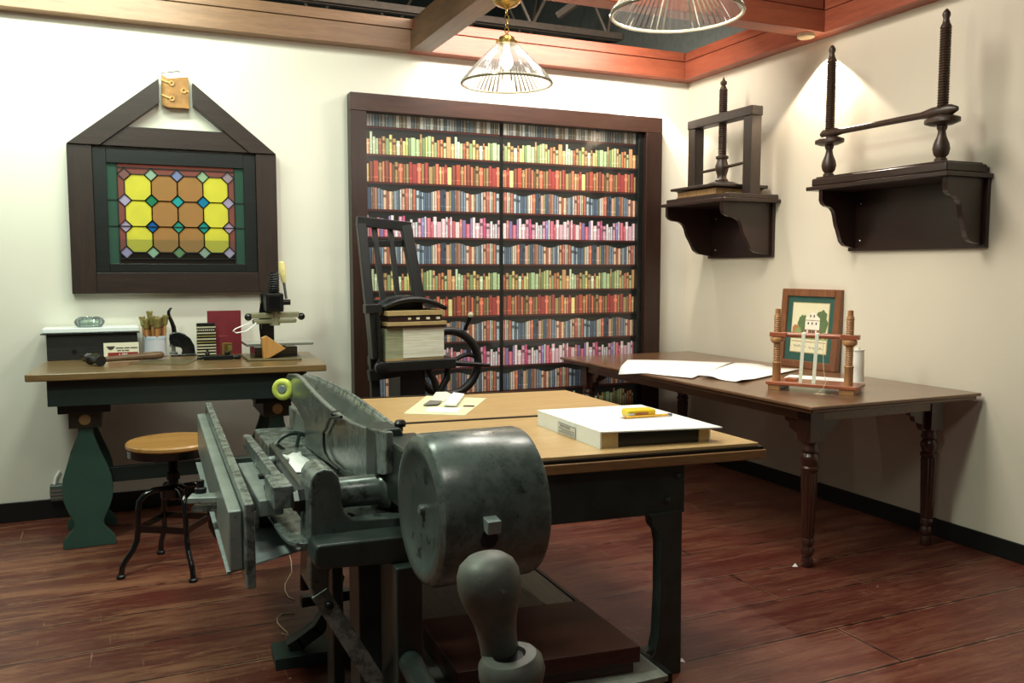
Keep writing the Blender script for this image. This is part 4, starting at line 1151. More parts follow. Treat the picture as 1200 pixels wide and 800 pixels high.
def blob(cx, cy, rx, ry, n=18, sd=0):
    rr = random.Random(sd); return [(cx + math.cos(2 * PI * i / n) * rx * rr.uniform(.8, 1.15), cy + math.sin(2 * PI * i / n) * ry * rr.uniform(.8, 1.15)) for i in range(n)]
fpoly('printed_lawn', [(0.0, .27), (1, .27), (1, .40), (.5, .38), (0, .41)], SK, .0002)
fpoly('printed_tree', blob(.30, .58, .13, .20, sd=1), TR, .0003); fpoly('printed_tree', blob(.83, .62, .16, .27, sd=2), TR, .0003)
fpoly('printed_tree', blob(.12, .46, .1, .10, sd=3), OR, .0003); fpoly('printed_tree', blob(.2, .42, .09, .09, sd=4), SK, .0004)
fpoly('printed_house', [(.38, .36), (.78, .36), (.78, .70), (.58, .84), (.38, .70)], HW, .0008)
fpoly('printed_porch', [(.36, .35), (.80, .35), (.80, .47), (.36, .47)], BR2, .0014)
for a in (.44, .52, .60, .68): fpoly('printed_column', [(a, .355), (a + .035, .355), (a + .035, .46), (a, .46)], DKP if a in (.52, .60) else HW, .002)
for a, b in ((.50, .72), (.60, .72), (.45, .57), (.56, .57), (.67, .57)): fpoly('printed_window', [(a, b), (a + .035, b), (a + .035, b + .05), (a, b + .05)], DKP, .0014)
fpoly('printed_eave', [(.38, .65), (.78, .65), (.78, .662), (.38, .662)], BR2, .0014)
fpoly('printed_rule', [(.02, .21), (.98, .21), (.98, .222), (.02, .222)], BR2, .0003)
m = MB()
for (a0_, a1_, b0_) in ((.1, .46, .12), (.52, .92, .10)):
    pts = []
    for i in range(40):
        t = i / 39; pts.append(Fp(pu0 + (a0_ + (a1_ - a0_) * t) * PWd, pv0 + (b0_ + .03 * math.sin(t * 40) * math.sin(t * 9 + 1)) * PHt, -.0008))
    m.tube(pts, .0011, 5)
m.build('signature_lines', DKP, fp)

# ------------------------------------------------------------------ black standing press behind the shear
Yk = 4.70
def K(px, py, y=Yk): return at(px, py, 'y', y)
kp = thing('standing_press', (1.45, 4.8, 0), 'black wooden standing press with slatted back and crank wheel before the mural', 'press')
BW = wood('press_black_wood', (10, 11, 11), (24, 25, 25), 'z', 0.4)
m = MB(); m.bar(K(423, 262, 4.85), K(437, 400, 4.75), .05, .05, (0, 1, 0)); m.bar(K(437, 400, 4.75), V((K(441, 460, 4.72).x, 4.72, .45)), .05, .05, (0, 1, 0)); 
m.build('post', BW, kp, bevel=.004)
MB().bar(K(475, 264, 4.85), K(492, 356, 4.78), .062, .05, (0, 1, 0)).build('post', BW, kp, bevel=.004)
MB().bar(K(418, 259, 4.85), K(481, 266, 4.85), .05, .055, (0, 0, 1)).build('top_rail', BW, kp, bevel=.004)
MB().bar(K(424, 286, 4.86), K(482, 285, 4.86), .03, .038, (0, 0, 1)).build('middle_rail', BW, kp, bevel=.003)
for (pa, pb2) in (((438, 264), (449, 356)), ((457, 266), (467, 356))):
    MB().bar(K(*pa, 4.87), K(*pb2, 4.80), .03, .025, (0, 1, 0)).build('slat', BW, kp, bevel=.003)
MB().bar(K(428, 357, 4.80), K(494, 357, 4.80), .05, .06, (0, 0, 1)).build('lower_rail', BW, kp, bevel=.003)
# press head: a curved iron plate over the books
rows = []
for i in range(9):
    t = i / 8; xx = lerp(K(441, 360).x, K(518, 358).x, t)
    zc = K(480, 362).z + .055 * math.sin(t * PI) ** .8
    rows.append([(xx, 4.62 + .30 * j / 4, zc + .012 * math.sin(j / 4 * PI)) for j in range(5)])
MB().grid(rows).build('press_head', BLACKIRON, kp, solid=.025)
MB().tube([K(443, 357), K(455, 350), K(470, 347), K(485, 350), K(500, 353)], .008, 8).build('head_strap', plain('dark_steel', (66, 70, 72), .3, .7), kp)
m = MB(); m.bar(K(436, 356, 4.66), K(441, 420, 4.66), .055, .07, (0, 1, 0)); m.build('cheek', BW, kp, bevel=.004)
MB().bar(K(427, 362, 4.64), K(446, 361, 4.64), .07, .05, (0, 0, 1)).build('cheek_block', BW, kp, bevel=.004)
MB().bar(K(443, 372, 4.60), K(446, 432, 4.60), .018, .018, (0, 1, 0)).build('iron_rod', BLACKIRON, kp)
# bench
bl, brr = K(445, 426, 4.58), K(533, 419, 4.62)
zb_ = K(490, 422, 4.6).z
MB().slab([(bl.x, 4.56), (brr.x, 4.60), (brr.x + .03, 5.0), (bl.x + .03, 4.96)], zb_ - .055, zb_).build('bench', BW, kp, bevel=.004)
MB().bar(K(432, 440, 4.7), K(470, 434, 4.7), .06, .06).build('bench_arm', BW, kp, bevel=.004)
MB().lathe(K(447, 431, 4.56), (0, -1, 0), [(-.02, .035), (.015, .035), (.02, .025), (.02, 0)], 20).build('pivot_boss', BLACKIRON, kp)
p0, p1 = K(468, 437), K(497, 437)
MB().box(p0.x, p1.x, 4.68, 4.92, .12, zb_ - .055).build('pedestal', BW, kp, bevel=.006)
MB().box(p0.x - .1, p1.x + .1, 4.55, 5.05, 0, .12).build('foot', BW, kp, bevel=.01)
for a, b2 in (((501, 432), (514, 464)), ((525, 430), (512, 464))):
    pa, pz2 = K(*a, 4.66), K(*b2, 4.66)
    MB().tube([pa, lerp(pa, pz2, .4) + V((.012 if a[0] < 510 else .02, 0, 0)), pz2, pz2 + V((0, 0, -.12))], [.016, .02, .018, .016], 10).build('curved_leg', BW, kp)
# wheel
YW = 5.08
wc = K(525, 425, YW); R = (K(563, 425, YW).x - wc.x) * .92
m = MB(); m.torus(wc, (0, 1, 0), R, .027, 40, 10); m.build('wheel_rim', BW, kp)
for k in range(3):
    a_ = .1 + k * 2 * PI / 3
    m = MB(); pts = []
    for i in range(8):
        t = i / 7; aa = a_ + .5 * math.sin(t * PI) * .6; pts.append((wc.x + math.cos(aa) * R * t, wc.y, wc.z + math.sin(aa) * R * t))
    m.tube(pts, .015, 8); m.build('wheel_spoke', BW, kp)
MB().tube([(wc.x - .12, wc.y + .02, wc.z), wc, (K(560, 427, YW - .05).x, YW - .05, K(560, 427, YW - .05).z), (K(574, 428, YW - .06).x, YW - .06, K(574, 428, YW - .06).z)], [.02, .022, .014, .010], 10).build('axle', BLACKIRON, kp)
MB().tube([K(545, 386, YW), K(548, 379, YW - .03), K(551, 371, YW - .06)], [.012, .013, .014], 10).build('crank_handle', BLACKIRON, kp)
MB().sphere(K(551.5, 369, YW - .06), .019).build('crank_knob', plain('pale_knob', (190, 180, 150), .4), kp)

# stack of books in the press
ang = .12
def bkbox(px0, px1, pyb, pyt, yf, dep, rz=ang):
    """front face from the photo edges, given depth"""
    a = K(px0, pyb, yf); b2 = K(px1, pyb, yf)
    return a.x, b2.x
x0b, x1b = K(449, 420, 4.62).x, K(519, 418, 4.62).x
yfb = 4.60
def lay(m, x0, x1, y0, y1, z0, z1, rz):
    c = V(((x0 + x1) / 2, (y0 + y1) / 2, (z0 + z1) / 2)); return m.obox(c, (x1 - x0, y1 - y0, z1 - z0), rz)
H1 = K(490, 384, 4.62).z
rzb = .10
bb = thing('page_block', V(((x0b + x1b) / 2, yfb + .13, zb_)), 'thick cream unbound page block, lowest on the black standing press', 'book')
lay(MB(), x0b, x1b, yfb + .02, yfb + .27, zb_, zb_ + .014, rzb).build('base_card', TANCARD, bb, bevel=.001)
lay(MB(), x0b + .1, x1b, yfb + .02, yfb + .27, zb_ + .014, H1, rzb).build('pages', PAGES, bb)
lay(MB(), x0b, x0b + .0998, yfb + .01, yfb + .26, zb_ + .014, H1, rzb).build('older_pages', pages_mat('greenish_pages', (128, 130, 100), (172, 172, 140), (1, 1, 40)), bb)
zz = [H1, H1 + .016, H1 + .036, H1 + .072, H1 + .098]
tag(lay(MB(), x0b + .002, x1b + .006, yfb + .0, yfb + .28, zz[0], zz[1], rzb).build('leather_slab', LEATHER, bevel=.002), 'thin dark brown board resting directly on the cream page block', 'board')
tag(lay(MB(), x0b - .002, x1b + .008, yfb - .01, yfb + .28, zz[1], zz[2], rzb).build('binder_board', TANCARD, bevel=.001), 'tan binder board below the small leather book in the stack', 'board')
lb = thing('leather_book', V(((x0b + x1b) / 2, yfb + .13, zz[2])), 'dark leather book between two tan boards in the black press', 'book')
lay(MB(), x0b + .01, x1b - .01, yfb + .01, yfb + .26, zz[2], zz[3], rzb).build('cover', plain('dark_leather', (52, 28, 24), .4), lb, bevel=.006)
m = MB()
for k, (u, c) in enumerate([(.14, 0), (.19, 0), (.25, 0), (.31, 0)]):
    lay(m, x0b + u, x0b + u + .018, yfb + .004, yfb + .02, zz[2] + .012, zz[3] - .012, rzb)
m.build('spine_label', CREAM, lb)
tag(lay(MB(), x0b, x1b, yfb - .005, yfb + .28, zz[3], zz[4], rzb).build('binder_board', TANCARD, bevel=.001), 'tan binder board on top of the stack under the press head', 'board')

# ------------------------------------------------------------------ the board shear in the foreground
SH = thing('board_shear', (1.2, 2.9, 0), 'big grey-green cast iron board shear with counterweight and wooden table in the foreground', 'board shear')
SZ = .80
def X(px, py, y): return at(px, py, 'y', y).x
# table tops
MB().slab([(.70, 2.497), (2.0, 2.355), (2.0, 3.10), (.70, 3.235)], SZ - .012, SZ).build('table_panel', MAPLE, SH, bevel=.002)
MB().slab([(.70, 3.255), (2.0, 3.12), (2.0, 3.80), (.70, 3.965)], SZ - .012, SZ).build('table_panel', MAPLE, SH, bevel=.002)
MB().slab([(.70, 3.235), (2.0, 3.10), (2.0, 3.12), (.70, 3.255)], SZ - .012, SZ + .004).build('divider_strip', DARKSTRIP, SH)
MB().slab([(.70, 2.487), (2.012, 2.345), (2.012, 2.372), (.70, 2.505)], SZ - .022, SZ - .012).build('front_strip', DARKSTRIP, SH)
MB().slab([(.70, 3.965), (2.0, 3.80), (2.0, 3.815), (.70, 3.98)], SZ - .022, SZ + .004).build('rear_strip', DARKSTRIP, SH)
MB().slab([(.70, 2.48), (2.02, 2.336), (2.0, 3.80), (.70, 3.965)], SZ - .056, SZ - .022).build('table_edge', EDGEWOOD, SH, bevel=.004)
# frame under the table
fz0, fz1 = .572, SZ - .056
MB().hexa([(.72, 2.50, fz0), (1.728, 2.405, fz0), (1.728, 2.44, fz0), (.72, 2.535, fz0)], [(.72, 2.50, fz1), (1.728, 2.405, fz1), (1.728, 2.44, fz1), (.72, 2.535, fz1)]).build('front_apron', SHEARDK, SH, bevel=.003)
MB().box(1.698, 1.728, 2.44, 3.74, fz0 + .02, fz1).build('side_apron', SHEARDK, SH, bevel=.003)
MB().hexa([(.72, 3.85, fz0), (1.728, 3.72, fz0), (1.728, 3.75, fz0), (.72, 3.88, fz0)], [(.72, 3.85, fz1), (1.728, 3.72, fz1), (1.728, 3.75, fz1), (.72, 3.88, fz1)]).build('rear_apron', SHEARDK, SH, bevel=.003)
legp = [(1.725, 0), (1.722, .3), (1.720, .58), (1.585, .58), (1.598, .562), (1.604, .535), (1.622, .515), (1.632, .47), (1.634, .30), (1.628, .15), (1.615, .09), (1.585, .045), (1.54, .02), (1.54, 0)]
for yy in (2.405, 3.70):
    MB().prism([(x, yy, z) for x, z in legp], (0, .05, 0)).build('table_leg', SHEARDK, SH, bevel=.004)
for (bxp, bz) in ((1.66, .62), (1.70, .70)):
    MB().sphere((bxp, 2.408, bz), .012, (1, .5, 1), 10).build('bolt_head', SHEARDK, SH)
# lower platform
MB().hexa([(.82, 2.20, .10), (1.53, 2.20, .10), (1.57, 3.45, .10), (.86, 3.52, .10)], [(.82, 2.20, .12), (1.53, 2.20, .12), (1.57, 3.45, .12), (.86, 3.52, .12)]).build('lower_shelf', GREYBOARD, SH, bevel=.002)
MB().hexa([(1.53, 2.20, .085), (1.545, 2.20, .085), (1.585, 3.45, .085), (1.57, 3.45, .085)], [(1.53, 2.20, .125), (1.545, 2.20, .125), (1.585, 3.45, .125), (1.57, 3.45, .125)]).build('shelf_edge_iron', BLACKIRON, SH)
for yy in (2.43, 3.40):
    MB().box(.6, 1.64, yy - .02, yy + .02, .06, .10).build('shelf_bearer', SHEARDK, SH)
# foot block and curved left leg
MB().slab([(.435, 2.995), (.80, 2.97), (.81, 3.12), (.443, 3.146)], 0, .042).build('foot_block', plain('block_green', (40, 58, 52), .5), SH, bevel=.003)
cl = [(395, 672), (391, 690), (386, 712), (372, 735), (352, 750), (340, 756)]
m = MB(); pts = [at(px, py, 'y', 3.06) for px, py in cl]; pts[-1].z = .05; pts[-2].z = max(pts[-2].z, .06)
for a, b2 in zip(pts, pts[1:]): m.bar(a, b2 + (b2 - a) * .12, .045, .05, (0, 1, 0))
m.tube(pts, [.022, .024, .026, .026, .022, .018], 10)
m.build('curved_leg', SHEARDK, SH)
# posts
def post(px0, px1, y, dep, zt, zb=0.0):
    x0, x1 = X(px0, 720, y), X(px1, 720, y)
    return MB().box(x0, x1, y, y + dep, zb, zt).build('post', SHEARDK, SH, bevel=.005)
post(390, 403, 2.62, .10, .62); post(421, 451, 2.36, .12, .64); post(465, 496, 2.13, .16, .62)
# diagonal brace
pA, pB = at(374, 694, 'y', 2.272), at(452, 815, 'y', 2.262); dv = (pB - pA)
MB().bar(pA, pA + dv * 1.75, .012, .048, (0, 0, 1)).build('diagonal_brace', SHEAR, SH, bevel=.002)
q = at(386, 710, 'y', 2.256); MB().sphere(q, .012, (1, .6, 1), 10).build('bolt_head', BLACKIRON, SH)
# lower cross casting
c = [at(*p, 'y', 2.17) for p in ((369, 645), (373, 639), (490, 627), (490, 663), (374, 668), (369, 663))]
c[2].x = c[3].x = .86
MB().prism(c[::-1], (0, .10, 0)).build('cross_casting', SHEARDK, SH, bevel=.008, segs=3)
# pivot bracket with rounded head
br_ = [(363, 575), (364, 562), (370, 553), (380, 549), (390, 551), (397, 558), (400, 572), (401, 590), (405, 602), (414, 609), (440, 607), (500, 603), (500, 640), (440, 646), (386, 668), (386, 712), (368, 700), (363, 690)]
m = MB(); m.prism([at(*p, 'y', 2.27) for p in br_][::-1], (0, .14, 0)); m.build('pivot_bracket', SHEAR, SH, bevel=.007, segs=3)
py_, pz_ = 2.36, at(420, 575, 'y', 2.36).z
x_l, x_r = X(396, 575, 2.36), X(440, 575, 2.36)
MB().lathe((x_l - .03, py_, pz_), (1, 0, 0), [(0, 0), (0, .043), (x_r - x_l + .03, .043), (x_r - x_l + .04, .05), (x_r - x_l + .06, .06), (x_r - x_l + .06, 0)], 32).build('pivot_shaft', SHEAR, SH)
xn = X(343, 582, 2.36)
MB().lathe((xn, 2.36, pz_ - .01), (1, 0, 0), [(0, 0), (0, .028), (.012, .034), (.05, .034), (.055, .022), (.11, .022), (.11, 0)], 6).build('pivot_nut', BLACKIRON, SH, smooth=20)
MB().lathe((xn + .05, 2.36, pz_ - .01), (1, 0, 0), [(0, 0), (0, .04), (.02, .044), (.05, .044), (.05, 0)], 24).build('pivot_collar', SHEAR, SH)
b0 = at(408, 612, 'y', 2.31)
MB().lathe((b0.x, 2.32, b0.z - .005), (0, 0, 1), [(0, 0), (0, .022), (.022, .022), (.026, .016), (.026, 0)], 6).build('square_bolt', BLACKIRON, SH, smooth=20)
# hanging rod left of the bracket
ra, rb2 = at(356, 640, 'y', 2.5), at(357, 690, 'y', 2.5)
MB().tube([ra, lerp(ra, rb2, .5), rb2], [.009, .012, .014], 10).build('hanging_rod', BLACKIRON, SH)

# blade arm: side cheek, flared rim and the trough between
XA = .63
cheek = [(452, 506), (440, 503), (425, 500), (410, 495), (397, 487), (385, 478), (375, 469), (365, 459), (357, 450), (350, 442), (344, 438), (337, 438), (334, 443), (336, 456), (338, 466), (347, 478), (356, 495), (357, 512), (357, 522), (368, 531), (380, 540), (398, 550), (412, 556), (430, 556), (452, 556)]
pts = [at(*p, 'x', XA) for p in cheek]
arm = MB().prism(pts, (.022, 0, 0)).build('blade_arm', SHEAR, SH, bevel=.005)
inner = [at(*p, 'x', XA + .018) for p in ((337, 439), (344, 439), (350, 443), (357, 451), (365, 460), (375, 470), (385, 479), (397, 488), (410, 496), (425, 501), (440, 504), (452, 507))]
outer_px = ((358, 439), (365, 441), (373, 443), (380, 446), (390, 450), (400, 455), (410, 461), (420, 467.5), (430, 475), (441, 483), (453, 492), (467, 503))
outer = [at(*p, 'x', XA + .125) for p in outer_px]
rows = []
NS = 9
for i in range(12):
    a, b2 = inner[i], outer[i]; row = []
    for j in range(NS):
        t = j / (NS - 1); p = lerp(a, b2, t); sag = .075 * math.sin(PI * t) ** .9 * math.sin(PI * (i + .8) / 12.6)
        row.append(V((p.x, p.y, p.z - sag)))
    rows.append(row)
MB().grid(rows).build('arm_trough', SHEAR, arm, solid=.012)
m = MB(); m.tube(outer, .007, 8); m.build('arm_rim', SHEAR, arm)
# root of the arm
r0 = [(441, 508), (446, 503), (470, 501), (473, 508), (473, 590), (466, 598), (452, 597), (441, 585)]
yr = 2.335
m = MB(); m.prism([at(*p, 'y', yr) for p in r0][::-1], (0, .12, 0)); m.build('arm_root', SHEARDK, SH, bevel=.008, segs=3)
MB().box(.65, .76, 1.86, 2.38, .76, .93).build('counterweight_link', SHEARDK, SH, bevel=.01)
kb = at(469, 497, 'y', 2.36)
m = MB(); m.lathe(kb, (0, 0, 1), [(-.02, .008), (-.008, .008), (-.006, .016), (.004, .018), (.012, .012), (.012, 0)], 14); m.build('knob', BLACKIRON, SH)
# wire hook on the cheek
kk2 = at(394, 485, 'x', XA)
w_ = [at(*p, 'x', XA - .012) for p in ((400, 488.5), (388, 489.5), (384.5, 495), (383, 501), (379.5, 506), (379.5, 520), (381, 530), (386, 540), (394, 547), (397, 550))]
MB().tube(w_, .005, 8).build('wire_hook', BLACKIRON, SH)
m = MB(); m.sphere(at(394, 484.5, 'x', XA + .01), .022, (1, 1, .5), 16); m.build('oval_knob', BLACKIRON, SH)
# rubber roller at the far end
rc = at(331.5, 456, 'y', 3.72)
axr = V((-.45, -.89, .05)).normalized()
ro = MB().torus(rc, axr, .031, .0155, 30, 12).build('rubber_roller', YELLOWG, SH)
MB().lathe(rc - axr * .02, axr, [(0, 0), (0, .021), (.03, .021), (.036, .014), (.036, 0)], 18).build('roller_hub', SHEARLT, ro)
MB().cyl(rc - axr * .02, V((XA + .01, 3.74, rc.z - .004)), .012).build('roller_axle', SHEARLT, ro)

# counterweight
CX, CYW, CZW, CR = .592, 1.85, .852, .1755
MB().lathe((CX, CYW, CZW), (1, 0, 0), [(.004, 0), (.004, .012), (.014, .014), (.016, .09), (.012, .118), (.004, .135), (0, .148), (.002, .160), (.009, .170), (.022, CR), (.245, CR), (.256, .172), (.262, .162), (.262, 0)], 72).build('counterweight', SHEAR, SH, smooth=30)
bo = at(573, 612, 'y', 1.68); 
MB().obox((bo.x, 1.672, bo.z), (.032, .05, .03), M=Matrix.Rotation(.15, 3, 'X')).build('set_screw', SHEARLT, SH, bevel=.003)
bl_ = at(572, 631, 'y', 1.685)
MB().lathe((bl_.x, 1.70, bl_.z + .004), (0, -1, -.2), [(0, .04), (.012, .038), (.02, .028), (.024, .02), (.024, 0)], 8).build('locking_nut', plain('blue_black_nut', (36, 50, 62), .3, .5), SH, smooth=20)

# hand lever in front (pear-shaped grip on a collar)
ht = at(568, 648, 'y', 1.2); hb = at(584, 752, 'y', 1.2); ha = ht - hb; HL = ha.length
gr = [(0, .030), (.12, .031), (.25, .034), (.38, .040), (.52, .047), (.66, .050), (.78, .049), (.88, .043), (.95, .031), (.985, .018), (1.0, 0)]
MB().lathe(hb, ha, [(-.04, .030)] + [(t * HL, r) for t, r in gr], 36).build('lever_grip', IRONHANDLE, SH)
hc = hb - ha.normalized() * .060 + V((.004, -.030, 0))
MB().lathe(hc, ha, [(-.03, .030), (-.01, .036), (.004, .046), (.022, .052), (.040, .050), (.050, .042), (.052, .026), (.044, .022), (.044, 0)], 32).build('grip_collar', IRONHANDLE, SH)
MB().lathe(hc + ha.normalized() * .0445, ha, [(0, .0215), (.003, .0215), (.003, 0)], 24).build('collar_screw', BLACKIRON, SH)
he = hb - ha.normalized() * .055
MB().tube([he + V((0, 0, .02)), he + V((.005, .02, -.10)), he + V((.02, .15, -.28)), V((.62, 1.75, .38)), V((.66, 2.15, .36))], [.034, .032, .03, .03, .032], 16).build('lever_arm', SHEARDK, SH)

# outside gauge with its T bar
yn, yfz = 2.30, 3.80
def lineprism(x0, xw, yA, yB, xA, z0A, z1A, xB, z0B, z1B):
    return MB().hexa([(xA, yA, z0A), (xA + xw, yA, z0A), (xB + xw, yB, z0B), (xB, yB, z0B)], [(xA, yA, z1A), (xA + xw, yA, z1A), (xB + xw, yB, z1B), (xB, yB, z1B)])
gp = lineprism(0, .026, 2.28, 3.80, .262, .566, .796, .290, .60, .845)
gp.build('gauge_plate', SHEAR, SH, bevel=.006)
lineprism(0, .036, 2.33, 3.80, .226, .605, .768, .256, .64, .80).build('gauge_rail', SHEARLT, SH, bevel=.006)
m = MB(); m.hexa([(.222, 2.36, .588), (.465, 2.49, .588), (.50, 3.75, .588), (.246, 3.80, .588)], [(.222, 2.36, .594), (.465, 2.49, .594), (.50, 3.75, .594), (.246, 3.80, .594)])
tray = m.build('sheet_tray', plain('tray_sheet_steel', (166, 178, 176), .4, .1), SH)
for px, py in ((247, 548), (250, 568), (262, 606)):
    p = at(px, py, 'z', .596); MB().sphere(p, .008, (1, 1, .5), 8).build('rivet', STEELB, tray)
o0, o1 = at(222, 584, 'y', 2.8), at(325, 583, 'y', 2.72)
MB().bar(o0, V((o1.x, 2.72, o0.z)), .06, .02).build('outrigger', SHEARLT, SH, bevel=.004)
MB().bar(o0 + V((.01, .0, -.03)), V((o1.x, 2.72, o0.z - .03)), .05, .016).build('outrigger_lower', SHEAR, SH, bevel=.003)
p = at(235, 574, 'y', 2.82); MB().lathe((p.x, 2.82, o0.z + .01), (0, 0, 1), [(0, .018), (.015, .018), (.018, .012), (.04, .012), (.04, 0)], 8).build('outrigger_bolt', BLACKIRON, SH, smooth=20)
zpl2 = at(312, 566, 'y', 2.72).z
MB().slab([(.33, 2.52), (.40, 2.52), (.40, 3.05), (.33, 3.05)], zpl2 - .05, zpl2).build('gauge_bracket', SHEARLT, SH, bevel=.005)
for px, py in ((307, 560), (314, 573)):
    p = at(px, py, 'z', zpl2); MB().obox((p.x, p.y, zpl2 + .005), (.022, .03, .012)).build('bracket_bolt', BLACKIRON, SH, bevel=.002)
p = at(332, 584, 'y', 2.40)
MB().box(X(320, 580, 2.40), X(344, 580, 2.40), 2.40, 2.56, p.z - .03, p.z + .035).build('slide_block', SHEAR, SH, bevel=.005)
MB().bar((.392, 2.42, .775), (.395, 3.30, .765), .028, .05).build('clamp_rail', SHEAR, SH, bevel=.005)
MB().bar((.438, 2.36, .770), (.455, 3.10, .762), .020, .05).build('clamp_rail', SHEARDK, SH, bevel=.004)
MB().bar((.417, 2.42, .752), (.425, 3.0, .746), .016, .01).build('clamp_scale', PAPER, SH)
m = MB(); yv = [2.30, 2.31, 2.34, 2.40]
lp = [(.372, 2.98), (.372, 2.40), (.380, 2.34), (.395, 2.305), (.415, 2.295), (.45, 2.295), (.47, 2.98)]
m.prism([(x, y, .655 - (.0 if y < 2.5 else .02)) for x, y in lp], (0, 0, .014)); m.build('clamp_plate', SHEAR, SH, bevel=.004)
# cutting bed below the arm
MB().box(.50, .695, 2.50, 3.90, .60, .70).build('cutting_bed', SHEAR, SH, bevel=.006)
MB().box(.655, .695, 2.50, 3.92, .70, .79).build('bed_blade', SHEARLT, SH, bevel=.003)
for yy in (2.75, 3.5):
    MB().box(.36, .56, yy, yy + .05, .60, .66).build('bed_bearer', SHEARDK, SH, bevel=.004)
    MB().bar((.24, yy, .575), (.56, yy, .60), .05, .025).build('tray_bearer', SHEARDK, SH)
# hand wheel behind the arm
hw = at(372, 534, 'y', 3.42)
whl = MB().torus((hw.x - .09, 3.42, hw.z), (.25, -.95, .15), .098, .009, 36, 8).build('hand_wheel', SHEARDK, SH)
for k in range(3):
    a_ = k * PI / 3 + .3
    MB().cyl((hw.x - .09 + math.cos(a_) * .098, 3.42 + .03 * math.cos(a_), hw.z + math.sin(a_) * .097), (hw.x - .09 - math.cos(a_) * .098, 3.42 - .03 * math.cos(a_), hw.z - math.sin(a_) * .097), .007, n=8).build('wheel_spoke', SHEARDK, whl)
p0 = at(312, 541, 'y', 3.0); p1 = at(332, 538, 'y', 3.0)
MB().tube([at(300, 546, 'y', 2.95), at(306, 541, 'y', 2.95), at(316, 540, 'y', 2.95), at(326, 537, 'y', 2.95), at(338, 540, 'y', 2.95)], [.008, .014, .016, .012, .012], 10).build('thumb_screw', SHEARLT, SH)

# paper offcuts caught in the shear
def crumple(name, c, sx, sy, z, label, seed, amp=.012):
    rr = random.Random(seed); rows = []
    for i in range(6):
        rows.append([(c.x + (i / 5 - .5) * sx + rr.uniform(-.006, .006), c.y + (j / 6 - .5) * sy + rr.uniform(-.006, .006), z + rr.uniform(0, amp)) for j in range(7)])
    return tag(MB().grid(rows).build(name, PAPER, smooth=30, solid=.0015), label, 'paper')
crumple('paper_offcut', V((.545, 3.12, 0)), .085, .30, .703, 'crumpled white paper offcut lying on the cutting bed of the shear', 5)
tag(MB().slab([(.515, 2.505), (.69, 2.505), (.69, 2.68), (.53, 2.66)], .7005, .707).build('paper_offcut', PAPER, bevel=.001), 'flat white paper strip on the cutting bed behind the pivot shaft', 'paper')

# things on the shear table
gc = [at(*p, 'z', SZ) for p in ((473, 485), (545, 487), (570, 467), (500, 464))]
o = MB().slab([(p.x, p.y) for p in gc], SZ, SZ + .0025); tag(o.build('green_card', GREENPAPER), 'pale green card lying on the far table panel of the shear', 'card')
def px7(x, y): return at(420 + x / 6, 440 + y / 6, 'z', SZ + .003)
def scrap(name, pts, z0, z1, mat, label, cat='paper scrap'):
    P = [px7(*p) for p in pts]
    o = MB().prism([(p.x, p.y, SZ + z0) for p in P], (0, 0, z1 - z0)).build(name, mat, bevel=.0008)
    return tag(o, label, cat)
scrap('cream_folder', [(500, 182), (600, 187), (664, 142), (622, 120), (546, 122)], .0025, .008, CREAM, 'cream folded paper at the back of the pale green card')
scrap('white_booklet', [(600, 222), (690, 226), (745, 152), (668, 141)], .010, .020, PAPER, 'small white booklet lying atop the other scraps on the green card')
scrap('white_slip', [(472, 258), (695, 262), (726, 230), (492, 226)], .0025, .006, PAPER, 'white paper slip at the front edge of the green card')
scrap('grey_slip', [(455, 218), (560, 213), (588, 190), (505, 184)], .0085, .012, GREYCARD, 'small dark grey card slip half under the white booklet')
scrap('brown_tab', [(736, 218), (812, 219), (818, 211), (742, 210)], .0025, .005, LEATHER, 'tiny brown tab at the right edge of the green card')

# white box with the dark tray
wb = thing('white_box', (1.66, 2.70, SZ), 'low white cardboard box with an open dark front on the shear table', 'box')
bt = .054
def wq(x, y): return (x, y)
MB().hexa([(1.440, 2.487, SZ), (1.446, 2.487, SZ), (1.452, 2.98, SZ), (1.446, 2.98, SZ)], [(1.440, 2.487, SZ + bt), (1.446, 2.487, SZ + bt), (1.452, 2.98, SZ + bt), (1.446, 2.98, SZ + bt)]).build('side_wall', BOARDWHITE, wb)
MB().hexa([(1.852, 2.44, SZ), (1.858, 2.44, SZ), (1.87, 2.93, SZ), (1.864, 2.93, SZ)], [(1.852, 2.44, SZ + bt), (1.858, 2.44, SZ + bt), (1.87, 2.93, SZ + bt), (1.864, 2.93, SZ + bt)]).build('side_wall', BOARDWHITE, wb)
MB().slab([(1.446, 2.972), (1.864, 2.926), (1.864, 2.934), (1.446, 2.98)], SZ, SZ + bt).build('back_wall', BOARDWHITE, wb)
MB().hexa([(1.440, 2.485, SZ + bt), (1.886, 2.41, SZ + bt - .004), (1.886, 2.935, SZ + bt), (1.445, 2.985, SZ + bt)], [(1.440, 2.485, SZ + bt + .004), (1.886, 2.41, SZ + bt), (1.886, 2.935, SZ + bt + .004), (1.445, 2.985, SZ + bt + .004)]).build('lid', BOARDWHITE, wb)
MB().slab([(1.446, 2.488), (1.506, 2.480), (1.508, 2.55), (1.447, 2.556)], SZ, SZ + bt).build('end_flap', TANCARD, wb)
MB().slab([(1.815, 2.446), (1.852, 2.441), (1.854, 2.51), (1.817, 2.515)], SZ, SZ + bt).build('end_flap', TANCARD, wb)
MB().slab([(1.506, 2.490), (1.815, 2.452), (1.86, 2.92), (1.452, 2.96)], SZ, SZ + .046).build('dark_tray', plain('tray_black', (22, 26, 25), .3), wb, bevel=.002)
